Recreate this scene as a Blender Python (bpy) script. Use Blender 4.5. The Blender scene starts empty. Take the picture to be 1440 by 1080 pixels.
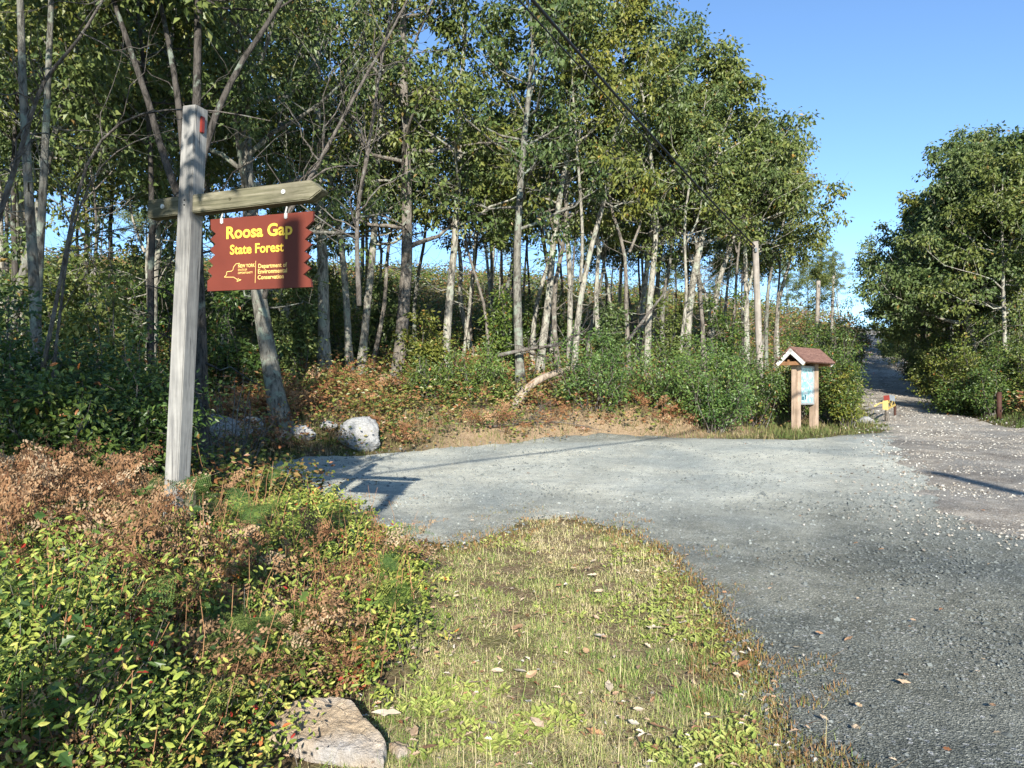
import bpy, bmesh, math, random
import numpy as np
from mathutils import Vector, noise as mnoise

sc = bpy.context.scene
COL = sc.collection
F, CX, HY, CH = 1040.0, 720.0, 560.0, 1.6      # focal length in pixels, principal column, horizon row, eye height
rng = np.random.default_rng(7)

# ------------------------------------------------------------------ helpers
def ss(a, b, v):
    t = np.clip((np.asarray(v, float) - a) / (b - a), 0, 1)
    return t * t * (3 - 2 * t)

def nrm(v):
    return v / np.maximum(np.linalg.norm(v, axis=-1, keepdims=True), 1e-9)

class Geo:
    """collects faces and per-vertex tint into one mesh"""
    def __init__(s):
        s.v, s.q, s.t, s.c, s.n = [], [], [], [], 0
    def add(s, V, quads=None, tris=None, tint=None):
        V = np.asarray(V, float).reshape(-1, 3)
        s.v.append(V)
        if quads is not None and len(quads): s.q.append(np.asarray(quads, int).reshape(-1, 4) + s.n)
        if tris is not None and len(tris): s.t.append(np.asarray(tris, int).reshape(-1, 3) + s.n)
        c = np.full(len(V), 0.5) if tint is None else np.broadcast_to(np.asarray(tint, float), (len(V),))
        s.c.append(c); s.n += len(V)
    def build(s, name, mat, parent=None, smooth=False, org=None):
        me = bpy.data.meshes.new(name)
        V = np.concatenate(s.v) if s.v else np.zeros((0, 3))
        if org is not None: V = V - np.asarray(org, float)
        q = np.concatenate(s.q) if s.q else np.zeros((0, 4), int)
        t = np.concatenate(s.t) if s.t else np.zeros((0, 3), int)
        li = np.concatenate([q.ravel(), t.ravel()])
        lt = np.concatenate([np.full(len(q), 4), np.full(len(t), 3)])
        ls = np.concatenate([[0], np.cumsum(lt)[:-1]]) if len(lt) else np.zeros(0)
        me.vertices.add(len(V)); me.vertices.foreach_set('co', V.astype(np.float32).ravel())
        me.loops.add(len(li)); me.loops.foreach_set('vertex_index', li.astype(np.int32))
        me.polygons.add(len(lt)); me.polygons.foreach_set('loop_start', ls.astype(np.int32))
        me.polygons.foreach_set('loop_total', lt.astype(np.int32))
        me.polygons.foreach_set('use_smooth', np.full(len(lt), bool(smooth)))
        a = me.attributes.new('tint', 'FLOAT', 'POINT')
        a.data.foreach_set('value', np.concatenate(s.c).astype(np.float32) if s.c else np.zeros(0, np.float32))
        me.update(calc_edges=True)
        if mat is not None:
            for m in (mat if isinstance(mat, (list, tuple)) else [mat]): me.materials.append(m)
        o = bpy.data.objects.new(name, me); COL.objects.link(o)
        if parent is not None: o.parent = parent
        return o

def tag(o, label=None, cat=None, group=None, kind=None):
    if label: o['label'] = label
    if cat: o['category'] = cat
    if group: o['group'] = group
    if kind: o['kind'] = kind
    return o

def empty(name, loc, label=None, cat=None, group=None):
    o = bpy.data.objects.new(name, None); COL.objects.link(o)
    o.empty_display_size = 0.1; o.location = loc
    return tag(o, label, cat, group)

def copy_tree(o, parent=None):
    c = o.copy(); COL.objects.link(c); c.parent = parent
    for ch in list(o.children): copy_tree(ch, c)
    return c

def scatter(g, tv, tq, tt, P, X, Y, Z, tint=None):
    """template vertices tv placed at points P with axes X, Y, Z (already scaled)"""
    tv = np.asarray(tv, float); n, k = len(P), len(tv)
    V = P[:, None] + X[:, None] * tv[None, :, 0:1] + Y[:, None] * tv[None, :, 1:2] + Z[:, None] * tv[None, :, 2:3]
    off = (np.arange(n) * k)[:, None, None]
    q = (np.asarray(tq, int)[None] + off).reshape(-1, 4) if tq is not None and len(tq) else None
    t = (np.asarray(tt, int)[None] + off).reshape(-1, 3) if tt is not None and len(tt) else None
    g.add(V, q, t, None if tint is None else np.repeat(tint, k))

def tubes(g, P, R, sides=6, tint=0.5, cap=False):
    """P (n,m,3), R (n,m)"""
    P = np.asarray(P, float); R = np.asarray(R, float)
    n, m, _ = P.shape
    T = nrm(np.gradient(P, axis=1))
    d = nrm(P[:, -1] - P[:, 0])
    ref = np.where(np.abs(d[:, 2:3]) < 0.8, np.array([[0, 0, 1.0]]), np.array([[1.0, 0, 0]]))[:, None]
    B = nrm(np.cross(T, np.broadcast_to(ref, T.shape))); N = np.cross(T, B)
    a = np.arange(sides) * 2 * math.pi / sides
    V = P[:, :, None] + R[:, :, None, None] * (np.cos(a)[None, None, :, None] * B[:, :, None] + np.sin(a)[None, None, :, None] * N[:, :, None])
    i = np.arange(m - 1)[:, None]; j = np.arange(sides)[None]; j2 = (j + 1) % sides
    f = np.stack([i * sides + j + 0 * i, i * sides + j2 + 0 * i, (i + 1) * sides + j2, (i + 1) * sides + j], -1).reshape(-1, 4)
    fq = (f[None] + (np.arange(n) * m * sides)[:, None, None]).reshape(-1, 4)
    tr = None
    if cap and sides > 2:
        e = (m - 1) * sides
        c = np.array([[e, e + k, e + k + 1] for k in range(1, sides - 1)] + [[0, k + 1, k] for k in range(1, sides - 1)])
        tr = (c[None] + (np.arange(n) * m * sides)[:, None, None]).reshape(-1, 3)
    g.add(V, fq, tr, tint)

def tube1(g, pts, r, sides=8, tint=0.5, cap=True):
    pts = np.asarray(pts, float)
    r = np.full(len(pts), r) if np.isscalar(r) else np.asarray(r, float)
    tubes(g, pts[None], r[None], sides, tint, cap)

def box(g, c, hx, hy, hz, X=(1, 0, 0), Y=(0, 1, 0), Z=(0, 0, 1), bev=0.0, tint=0.5):
    """box with chamfered long edges when bev > 0"""
    c = np.asarray(c, float); X, Y, Z = (np.asarray(a, float) for a in (X, Y, Z))
    bm = bmesh.new(); bmesh.ops.create_cube(bm, size=1)
    for v in bm.verts: v.co = Vector((v.co.x * 2 * hx, v.co.y * 2 * hy, v.co.z * 2 * hz))
    if bev: bmesh.ops.bevel(bm, geom=bm.edges[:], offset=bev, segments=2, affect='EDGES')
    addbm(g, bm, c, X, Y, Z, tint)

def addbm(g, bm, c=(0, 0, 0), X=(1, 0, 0), Y=(0, 1, 0), Z=(0, 0, 1), tint=0.5):
    bmesh.ops.triangulate(bm, faces=bm.faces[:]); bm.verts.index_update()
    V = np.array([v.co[:] for v in bm.verts]); T = [[v.index for v in f.verts] for f in bm.faces]
    c, X, Y, Z = (np.asarray(a, float) for a in (c, X, Y, Z))
    g.add(c + V[:, :1] * X + V[:, 1:2] * Y + V[:, 2:] * Z, None, T, tint); bm.free()

def fnoise(x, y, s=1.0, seed=0.0):
    """cheap smooth noise in about -1..1"""
    x = np.asarray(x, float) * s + seed * 7.13; y = np.asarray(y, float) * s + seed * 3.71
    return (np.sin(1.7 * x + 1.3 * np.sin(1.1 * y + seed)) + np.sin(2.3 * y + 1.7 * np.sin(0.9 * x + 2 * seed)) + 0.6 * np.sin(3.9 * x - 3.1 * y + 2 * np.sin(1.9 * y)) + 0.4 * np.sin(7.1 * x + 5.3 * y)) / 3.0

# ------------------------------------------------------------------ terrain
BACK = np.array([(-200, -10), (-40, 2), (-14, 9.5), (-6, 12.6), (-3.2, 14.3), (0, 16.6), (2, 17.6), (5.2, 18.5), (7.0, 20.6), (9.0, 21.8), (10.7, 22.4), (15.4, 33), (32.6, 70), (60, 130), (140, 320)], float)
def xl(y): return 10.7 + 0.45 * (np.asarray(y, float) - 21)

def poly_dist(px, py, pts):
    d = np.full(np.shape(px), 1e9)
    for (ax, ay), (bx, by) in zip(pts[:-1], pts[1:]):
        ux, uy = bx - ax, by - ay
        t = np.clip(((px - ax) * ux + (py - ay) * uy) / (ux * ux + uy * uy), 0, 1)
        d = np.minimum(d, np.hypot(px - ax - t * ux, py - ay - t * uy))
    return d

def sd_poly(px, py, pts):
    pts = np.asarray(pts, float); cl = np.vstack([pts, pts[:1]])
    d = poly_dist(px, py, cl); ins = np.zeros(np.shape(px), bool)
    for (ax, ay), (bx, by) in zip(cl[:-1], cl[1:]):
        c = (ay > py) != (by > py)
        xi = ax + (py - ay) * (bx - ax) / (by - ay if by != ay else 1e-9)
        ins ^= c & (px < xi)
    return np.where(ins, d, -d)

def hill_s(x, y):
    d = poly_dist(x, y, BACK)
    return np.where(y > np.interp(x, BACK[:, 0], BACK[:, 1]), d, -d)

ZY = [-80, -10, 0, 4, 12, 20, 27, 33, 42, 50, 70, 95, 140, 220, 500]
ZZ = [-4, -.4, 0, 0, .33, .7, 1.05, 1.6, 2.8, 4.2, 7.7, 10.5, 11.5, 9, 0]
def H(x, y):
    x = np.asarray(x, float); y = np.asarray(y, float)
    x, y = np.broadcast_arrays(x, y)
    z = np.interp(y, ZY, ZZ)
    s = hill_s(x, y)
    z = z + .5 * ss(0, 1.8, s) + 6 * np.tanh(.17 * np.maximum(s - .8, 0) / 6)
    q = x - (xl(y) + 3.3)
    right = ss(0, 2, q) * ss(14, 20, y)
    z = z + right * (.25 + .03 * np.clip(q, 0, 40))
    z = z + .42 * ss(-.9, -2.3, x) * ss(9.5, 7.0, y)
    rough = np.clip(np.maximum(ss(.3, 2, s), ss(-1.0, -2.2, x) * ss(9, 8, y)), 0, 1)
    z = z + rough * (.10 * fnoise(x, y, .8) + .05 * fnoise(x, y, 2.6, 3))
    return z

def Hs(x, y): return float(H(np.array([x]), np.array([y]))[0])

def at(px, py):
    """ground point that a picture position looks at"""
    d = np.arange(1.5, 140, .05)
    x = (px - CX) / F * d; z = CH - (py - HY) / F * d
    h = H(x, d); k = np.argmax(z <= h)
    if not (z <= h).any(): k = len(d) - 1
    return np.array([x[k], d[k], h[k]])

def W(px, py, d):
    """world point at depth d"""
    return np.array([(px - CX) / F * d, d, CH + (HY - py) / F * d])

LOT = [tuple(at(*p)[:2]) for p in [(1100, 1078), (1074, 1000), (1045, 920), (1000, 838), (935, 778), (880, 748), (800, 730), (742, 731), (690, 758), (640, 770), (560, 757), (500, 722), (470, 698), (420, 690), (360, 668),
       (385, 648), (450, 640), (520, 640), (620, 629), (720, 622), (790, 611), (860, 609), (930, 613), (1020, 618), (1120, 618)]]
LOT += [(10.6, 20.2), (12.2, 21.5), (14.5, 20.5), (15.0, 14), (15, 8), (15, -6), (3.2, -6), (1.9, 0), (1.3, 2.2)]
ROAD = [(5.0, 6.4)] + [tuple(at(*p)[:2]) for p in [(1440, 778), (1345, 738), (1292, 695), (1262, 648), (1243, 614)]] + [(10.9, 21.8), (12.9, 27), (15.5, 33), (23.8, 51.5), (32.6, 71), (52, 115), (56, 114), (35.6, 70), (27, 51), (18.8, 33), (16.2, 27), (14.2, 21.5), (14.6, 18), (17.5, 13), (17, 7)]
def lot_sd(x, y): return np.maximum(sd_poly(x, y, LOT), sd_poly(x, y, ROAD)) 

GR = [tuple(at(*p)[:2]) for p in [(600, 790), (640, 772), (690, 760), (742, 733), (800, 732), (880, 750), (935, 782), (998, 842), (1042, 922), (1070, 1000), (1095, 1078)]] + [(1.1, 1.5), (-.6, 1.5)] + [tuple(at(*p)[:2]) for p in [(500, 1078), (545, 1000), (590, 900), (600, 840)]]

# ------------------------------------------------------------------ materials
def mat(name):
    m = bpy.data.materials.new(name); m.use_nodes = True
    nt = m.node_tree; nt.nodes.clear()
    return m, nt
def nd(nt, t, **kw):
    n = nt.nodes.new(t)
    for k, v in kw.items():
        if k.startswith('i_'):
            key = k[2:]; key = int(key) if key.isdigit() else key.replace('_', ' ')
            n.inputs[key].default_value = v
        else: setattr(n, k, v)
    return n
def ramp(nt, src, stops, interp='LINEAR'):
    r = nt.nodes.new('ShaderNodeValToRGB'); r.color_ramp.interpolation = interp
    e = r.color_ramp.elements
    while len(e) < len(stops): e.new(0.5)
    for i, (p, c) in enumerate(stops):
        e[i].position = p; e[i].color = (*c, 1) if len(c) == 3 else c
    nt.links.new(src, r.inputs[0]); return r.outputs[0]
def mixc(nt, f, a, b, mode='MIX'):
    m = nt.nodes.new('ShaderNodeMix'); m.data_type = 'RGBA'; m.blend_type = mode
    for sock, v in ((m.inputs[0], f), (m.inputs[6], a), (m.inputs[7], b)):
        if hasattr(v, 'links'): nt.links.new(v, sock)
        elif isinstance(v, (int, float)): sock.default_value = v
        else: sock.default_value = (*v, 1)
    return m.outputs[2]
def coords(nt, kind='Object', scale=None):
    t = nt.nodes.new('ShaderNodeTexCoord'); o = t.outputs[kind]
    if scale is not None:
        mp = nt.nodes.new('ShaderNodeMapping'); mp.inputs['Scale'].default_value = scale
        nt.links.new(o, mp.inputs[0]); o = mp.outputs[0]
    return o
def noi(nt, vec, scale, detail=4, rough=.55, dist=0.0):
    n = nd(nt, 'ShaderNodeTexNoise'); n.inputs['Scale'].default_value = scale; n.inputs['Detail'].default_value = detail
    n.inputs['Roughness'].default_value = rough; n.inputs['Distortion'].default_value = dist
    nt.links.new(vec, n.inputs['Vector']); return n.outputs['Fac']
def finish(m, nt, col, rough=.8, spec=.3, bump=None, bstr=.3, bdist=.02, transl=0.0, tcol=None, metallic=0.0):
    p = nd(nt, 'ShaderNodeBsdfPrincipled')
    if hasattr(col, 'links'): nt.links.new(col, p.inputs['Base Color'])
    else: p.inputs['Base Color'].default_value = (*col, 1)
    if hasattr(rough, 'links'): nt.links.new(rough, p.inputs['Roughness'])
    else: p.inputs['Roughness'].default_value = rough
    p.inputs['Specular IOR Level'].default_value = spec; p.inputs['Metallic'].default_value = metallic
    if bump is not None:
        b = nd(nt, 'ShaderNodeBump'); b.inputs['Strength'].default_value = bstr; b.inputs['Distance'].default_value = bdist
        nt.links.new(bump, b.inputs['Height']); nt.links.new(b.outputs[0], p.inputs['Normal'])
    out = nd(nt, 'ShaderNodeOutputMaterial'); sh = p.outputs[0]
    if transl:
        t = nd(nt, 'ShaderNodeBsdfTranslucent')
        if tcol is not None and hasattr(tcol, 'links'): nt.links.new(tcol, t.inputs[0])
        elif hasattr(col, 'links'): nt.links.new(col, t.inputs[0])
        mx = nd(nt, 'ShaderNodeMixShader'); mx.inputs[0].default_value = transl
        nt.links.new(sh, mx.inputs[1]); nt.links.new(t.outputs[0], mx.inputs[2]); sh = mx.outputs[0]
    nt.links.new(sh, out.inputs[0]); return m

def leaf_mat(name, stops, rough=.42, spec=.45, transl=.22):
    m, nt = mat(name)
    a = nd(nt, 'ShaderNodeAttribute', attribute_name='tint')
    c = ramp(nt, a.outputs['Fac'], stops)
    n = noi(nt, coords(nt, 'Object'), 9, 2)
    c = mixc(nt, 1.0, c, ramp(nt, n, [(.3, (.75, .75, .75)), (.7, (1.2, 1.2, 1.2))]), 'MULTIPLY')
    oi = nd(nt, 'ShaderNodeObjectInfo')
    c = mixc(nt, 1.0, c, ramp(nt, oi.outputs['Random'], [(0, (.78, .86, .9)), (.5, (1, 1, 1)), (1, (1.2, 1.1, .92))]), 'MULTIPLY')
    return finish(m, nt, c, rough, spec, transl=transl)

def plain(name, col, rough=.6, spec=.3, var=.15, scale=8, metallic=0.0, bstr=.15):
    m, nt = mat(name)
    n = noi(nt, coords(nt), scale, 5)
    lo = tuple(c * (1 - var) for c in col); hi = tuple(min(1, c * (1 + var)) for c in col)
    return finish(m, nt, ramp(nt, n, [(.3, lo), (.7, hi)]), rough, spec, n, bstr, .01, metallic=metallic)

def bark_mat(name, base, dark, lichen, amount, scale=1.0):
    m, nt = mat(name)
    v = coords(nt, 'Object', (1, 1, .28))
    n1 = noi(nt, v, 16 * scale, 6, .65, .4); n2 = noi(nt, coords(nt), 3.2 * scale, 5, .6, .3); n3 = noi(nt, coords(nt), 11 * scale, 4, .6)
    c = ramp(nt, n1, [(.34, dark), (.52, base), (.75, tuple(x * 1.25 for x in base))])
    c = mixc(nt, ramp(nt, n2, [(.62 - amount * .3, (0, 0, 0)), (.68 - amount * .3, (1, 1, 1))]), c, mixc(nt, n3, lichen, tuple(x * .6 for x in lichen)))
    c = mixc(nt, ramp(nt, noi(nt, coords(nt, 'Object', (1, 1, .6)), 6.5, 5, .65, .8), [(.36, (1, 1, 1)), (.47, (0, 0, 0))]), c, tuple(x * 1.3 for x in dark))
    return finish(m, nt, c, .9, .1, n1, 1.0, .06)

def wood_mat(name, stops, axis_scale=(14, 14, .8), bstr=.35):
    m, nt = mat(name)
    v = coords(nt, 'Object', axis_scale)
    g1 = noi(nt, v, 2.2, 7, .65, .6); g2 = noi(nt, coords(nt), 2.6, 4, .6)
    vo = nd(nt, 'ShaderNodeTexVoronoi'); vo.inputs['Scale'].default_value = 2.4
    nt.links.new(coords(nt, 'Object', (1, 1, .55)), vo.inputs['Vector'])
    c = ramp(nt, g1, stops)
    c = mixc(nt, 1.0, c, ramp(nt, g2, [(.3, (.62, .62, .62)), (.65, (1.1, 1.1, 1.1))]), 'MULTIPLY')
    c = mixc(nt, ramp(nt, vo.outputs['Distance'], [(.03, (1, 1, 1)), (.075, (0, 0, 0))]), c, tuple(x * .35 for x in stops[0][1]))
    ck = noi(nt, coords(nt, 'Object', tuple(a_ * 2.2 if a_ > 2 else a_ * .7 for a_ in axis_scale)), 1.6, 3, .5, .3)
    c = mixc(nt, ramp(nt, ck, [(.30, (.85, .85, .85)), (.36, (0, 0, 0))]), c, tuple(x * .5 for x in stops[0][1]))
    return finish(m, nt, c, .85, .12, g1, bstr, .01)

M = {}
M['bark_pale'] = bark_mat('pale bark', (.33, .305, .25), (.075, .068, .055), (.40, .42, .33), .32)
M['bark_grey'] = bark_mat('grey bark', (.20, .175, .145), (.055, .048, .04), (.34, .36, .29), .12, 1.2)
M['bark_lichen'] = bark_mat('lichen bark', (.19, .18, .15), (.05, .045, .038), (.28, .315, .25), .30)
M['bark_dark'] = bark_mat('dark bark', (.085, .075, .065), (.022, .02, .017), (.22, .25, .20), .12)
M['bark_dead'] = bark_mat('dead wood', (.17, .15, .13), (.07, .06, .05), (.27, .27, .24), .15, 1.5)
M['oak'] = leaf_mat('oak leaves', [(0, (.04, .07, .02)), (.4, (.10, .14, .038)), (.75, (.165, .205, .065)), (.965, (.22, .235, .08)), (1, (.28, .18, .05))], .46, .4, .28)
M['oak_warm'] = leaf_mat('olive leaves', [(0, (.055, .08, .018)), (.45, (.13, .16, .034)), (.8, (.21, .225, .055)), (.97, (.25, .23, .07)), (1, (.30, .18, .05))], .46, .4, .28)
M['laurel'] = leaf_mat('laurel leaves', [(0, (.045, .095, .022)), (.5, (.11, .18, .04)), (.85, (.19, .26, .06)), (1, (.24, .2, .05))], .42, .45)
M['shrub'] = leaf_mat('shrub leaves', [(0, (.03, .065, .015)), (.4, (.07, .12, .025)), (.75, (.12, .17, .035)), (.92, (.2, .2, .05)), (1, (.32, .12, .03))])
M['yellow_shrub'] = leaf_mat('yellowing leaves', [(0, (.05, .085, .016)), (.4, (.11, .145, .026)), (.75, (.2, .21, .04)), (.95, (.3, .26, .06)), (1, (.3, .1, .03))])
M['heath'] = leaf_mat('hillside leaves', [(0, (.035, .07, .016)), (.3, (.095, .135, .028)), (.5, (.20, .215, .05)), (.62, (.23, .16, .06)), (.8, (.28, .12, .05)), (1, (.18, .08, .04))])
M['blueberry'] = leaf_mat('huckleberry leaves', [(0, (.06, .115, .022)), (.3, (.15, .215, .04)), (.6, (.28, .33, .07)), (.86, (.42, .42, .12)), (.93, (.36, .17, .055)), (1, (.30, .035, .025))], .55, .3)
M['fern'] = leaf_mat('green fern', [(0, (.06, .12, .03)), (.6, (.12, .19, .05)), (1, (.22, .25, .07))], .6, .25)
M['dry_fern'] = leaf_mat('dry fern', [(0, (.16, .07, .035)), (.4, (.33, .165, .08)), (.75, (.44, .26, .14)), (1, (.50, .35, .22))], .8, .1, .15)
M['grass'] = leaf_mat('grass blades', [(0, (.12, .22, .045)), (.3, (.25, .35, .085)), (.48, (.38, .42, .14)), (.62, (.50, .44, .23)), (1, (.66, .57, .38))], .6, .2)
M['straw'] = leaf_mat('straw grass', [(0, (.11, .15, .04)), (.3, (.22, .21, .075)), (.6, (.36, .27, .14)), (1, (.50, .40, .25))], .7, .15)
M['dry_leaf'] = leaf_mat('fallen leaf', [(0, (.20, .09, .045)), (.4, (.36, .21, .12)), (.75, (.52, .40, .28)), (1, (.62, .55, .46))], .7, .2, .1)
M['stone_bits'] = leaf_mat('gravel stones', [(0, (.07, .075, .07)), (.5, (.18, .185, .17)), (.85, (.36, .36, .32)), (1, (.56, .53, .45))], .8, .2, 0)

def ground_mat():
    m, nt = mat('forest floor')
    v = coords(nt, 'Object')
    n1 = noi(nt, v, .7, 5); n2 = noi(nt, v, 24, 6, .7); n3 = noi(nt, v, 3.3, 5)
    c = ramp(nt, n2, [(.3, (.05, .035, .022)), (.5, (.13, .09, .055)), (.64, (.24, .18, .11)), (.8, (.34, .27, .18))])
    g = ramp(nt, n2, [(.3, (.03, .045, .012)), (.6, (.10, .12, .03)), (.8, (.2, .19, .07))])
    c = mixc(nt, ramp(nt, n3, [(.42, (0, 0, 0)), (.6, (1, 1, 1))]), c, g)
    c = mixc(nt, 1.0, c, ramp(nt, n1, [(.3, (.8, .75, .7)), (.7, (1.1, 1.1, 1.1))]), 'MULTIPLY')
    a = nd(nt, 'ShaderNodeAttribute', attribute_name='tint')          # bare sandy soil
    c = mixc(nt, a.outputs['Fac'], c, ramp(nt, n2, [(.3, (.20, .13, .075)), (.55, (.36, .26, .16)), (.75, (.48, .38, .26))]))
    return finish(m, nt, c, .95, .1, n2, .8, .05)

def gravel_mat(name, dark, light, patchy=.9):
    m, nt = mat(name)
    v = coords(nt, 'Object')
    def vor(scale):
        vo = nd(nt, 'ShaderNodeTexVoronoi'); vo.inputs['Scale'].default_value = scale
        nt.links.new(v, vo.inputs['Vector']); return vo
    v1, v2 = vor(120), vor(52)
    n0 = noi(nt, v, 1.3, 6, .6, .4); n1 = noi(nt, v, 7, 5, .6)
    sep = nd(nt, 'ShaderNodeSeparateColor'); nt.links.new(v1.outputs['Color'], sep.inputs[0])
    sep2 = nd(nt, 'ShaderNodeSeparateColor'); nt.links.new(v2.outputs['Color'], sep2.inputs[0])
    a = nd(nt, 'ShaderNodeAttribute', attribute_name='tint')
    mth = nd(nt, 'ShaderNodeMath', operation='MULTIPLY_ADD'); nt.links.new(n0, mth.inputs[0]); mth.inputs[1].default_value = patchy; mth.inputs[2].default_value = -patchy / 2
    ad = nd(nt, 'ShaderNodeMath', operation='ADD', use_clamp=True); nt.links.new(mth.outputs[0], ad.inputs[0]); nt.links.new(a.outputs['Fac'], ad.inputs[1])
    cd = ramp(nt, sep.outputs[0], dark); cl = ramp(nt, sep.outputs[0], light)
    c = mixc(nt, ad.outputs[0], cd, cl)
    c = mixc(nt, ramp(nt, sep2.outputs[1], [(.95, (0, 0, 0)), (.97, (1, 1, 1))]), c, mixc(nt, sep2.outputs[0], (.22, .23, .23), (.52, .50, .46)))
    c = mixc(nt, 1.0, c, ramp(nt, n1, [(.3, (.78, .78, .78)), (.7, (1.12, 1.12, 1.12))]), 'MULTIPLY')
    c = mixc(nt, 1.0, c, ramp(nt, noi(nt, v, .55, 4, .6, .6), [(.32, (.72, .76, .80)), (.66, (1.18, 1.15, 1.10))]), 'MULTIPLY')
    hsum = nd(nt, 'ShaderNodeMath', operation='ADD'); nt.links.new(v1.outputs['Distance'], hsum.inputs[0]); nt.links.new(v2.outputs['Distance'], hsum.inputs[1])
    return finish(m, nt, c, .85, .2, hsum.outputs[0], .7, .012)

M['ground'] = ground_mat()
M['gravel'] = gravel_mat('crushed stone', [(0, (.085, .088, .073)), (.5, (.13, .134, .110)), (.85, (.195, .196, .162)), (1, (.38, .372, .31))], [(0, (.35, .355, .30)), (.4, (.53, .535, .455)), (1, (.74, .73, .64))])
M['road'] = gravel_mat('stony dirt', [(0, (.075, .06, .047)), (.5, (.15, .125, .10)), (.85, (.29, .255, .21)), (1, (.56, .51, .44))], [(0, (.22, .19, .155)), (.5, (.38, .34, .285)), (1, (.62, .57, .49))], 2.6)

# ------------------------------------------------------------------ ground sheet, lot, road
def axis(a, b, step, far_a, far_b):
    core = np.arange(a, b + 1e-6, step); lo, hi = [], []
    p, s = a, step
    while p > far_a: s *= 1.15; p -= s; lo.append(p)
    p, s = b, step
    while p < far_b: s *= 1.15; p += s; hi.append(p)
    return np.concatenate([lo[::-1], core, hi])
def make_ground():
    xs, ys = axis(-14, 20, .25, -420, 420), axis(-6, 34, .25, -120, 520)
    X, Y = np.meshgrid(xs, ys); Z = H(X, Y)
    sd = lot_sd(X, Y)
    Z = Z - .06 * ss(0.05, .35, sd)
    s = hill_s(X, Y)
    lawn = (.45 + .3 * fnoise(X, Y, 2.3, 4)) * ss(-.2, .1, sd_poly(X, Y, GR))
    soil = ss(-.6, .2, s) * ss(2.6, .8, s + .5 * fnoise(X, Y, 1.3)) * ss(-3, -1, X) * ss(8, 6, X)
    g = Geo(); n, m = X.shape
    i = np.arange(n - 1)[:, None] * m + np.arange(m - 1)[None]
    g.add(np.stack([X, Y, Z], -1), np.stack([i, i + 1, i + m + 1, i + m], -1).reshape(-1, 4), None, np.clip(np.maximum(soil, lawn), 0, 1).ravel())
    tag(g.build('ground', M['ground'], smooth=True), 'forest floor of soil and leaf litter rising to the ridge', 'ground', kind='structure')
make_ground()

def patch(name, poly, step, bounds, lift, mt, zone, label, wob=.12, holes=None):
    x0, x1, y0, y1 = bounds
    xs, ys = np.arange(x0, x1, step), np.arange(y0, y1, step)
    X, Y = np.meshgrid(xs, ys)
    def sd(x, y): return sd_poly(x, y, poly) + wob * fnoise(x, y, 2.2) + wob * .5 * fnoise(x, y, 6.0, 2)
    D = sd(X, Y); e = .02
    n, m = X.shape
    i = np.arange(n - 1)[:, None] * m + np.arange(m - 1)[None]
    cd = (D[:-1, :-1] + D[1:, :-1] + D[:-1, 1:] + D[1:, 1:]) / 4
    q = np.stack([i, i + 1, i + m + 1, i + m], -1)[cd > 0]
    used = np.zeros(n * m, int); np.add.at(used, q.ravel(), 1)
    bd = (used > 0) & (used < 4)
    x, y, d = X.ravel().copy(), Y.ravel().copy(), D.ravel()
    for _ in range(2):
        dd = sd(x[bd], y[bd]); gx = (sd(x[bd] + e, y[bd]) - dd) / e; gy = (sd(x[bd], y[bd] + e) - dd) / e
        k = np.clip(dd / np.maximum(gx * gx + gy * gy, .2), -step, step)
        x[bd] -= k * gx; y[bd] -= k * gy
    z = H(x, y) + lift - .035 * bd
    z += .012 * fnoise(x, y, 1.1, 5) * ~bd
    idx = np.full(n * m, -1); u = np.where(used > 0)[0]; idx[u] = np.arange(len(u))
    g = Geo(); g.add(np.stack([x, y, z], -1)[u], idx[q], None, zone(x, y)[u])
    return tag(g.build(name, mt, smooth=True), label, 'ground', kind='structure')

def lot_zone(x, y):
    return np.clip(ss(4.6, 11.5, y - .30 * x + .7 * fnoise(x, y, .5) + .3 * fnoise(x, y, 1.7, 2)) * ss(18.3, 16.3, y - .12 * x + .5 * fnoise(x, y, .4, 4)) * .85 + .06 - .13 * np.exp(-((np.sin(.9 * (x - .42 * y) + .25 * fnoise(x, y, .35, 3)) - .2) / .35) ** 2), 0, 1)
def road_zone(x, y):
    c = x - (xl(y) + 1.6)
    return np.clip(.55 + .35 * ss(17, 22, y) * ss(60, 40, y) + .25 * fnoise(x, y, .9) - .35 * np.exp(-((np.abs(c) - .9) / .3) ** 2) * ss(20, 28, y), 0, 1)
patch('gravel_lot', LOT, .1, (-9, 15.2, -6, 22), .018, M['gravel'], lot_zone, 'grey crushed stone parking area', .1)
patch('dirt_road', ROAD, .16, (5, 58, 6.5, 116), .032, M['road'], road_zone, 'stony dirt road climbing away to the right', .38)

# ------------------------------------------------------------------ leaves and trees
KITE = ([(0, 0, 0), (.45, -.5, .10), (1, 0, -.10), (.45, .5, .10)], None, [(0, 1, 2), (0, 2, 3)])
OVAL = ([(0, 0, 0), (.3, -.46, .07), (.72, -.36, .05), (1, 0, -.06), (.72, .36, .05), (.3, .46, .07)], [(0, 1, 2, 3), (0, 3, 4, 5)], None)
LOBED = ([(0, 0, 0), (.25, -.22, .04), (.38, -.5, .10), (.52, -.2, .03), (.68, -.48, .09), (1, 0, -.12), (.68, .48, .09), (.52, .2, .03), (.38, .5, .10), (.25, .22, .04)],
         None, [(0, 1, 3), (1, 2, 3), (0, 3, 5), (3, 4, 5), (0, 5, 7), (5, 6, 7), (0, 7, 9), (7, 8, 9)])

def add_leaves(g, r, P, D, N, L, wid, tint, tpl=KITE):
    D = nrm(D); Y = nrm(np.cross(N, D)); Z = np.cross(D, Y)
    L = np.broadcast_to(L, (len(P),))[:, None]
    scatter(g, tpl[0], tpl[1], tpl[2], P, D * L, Y * L * wid, Z * L, tint)

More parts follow.
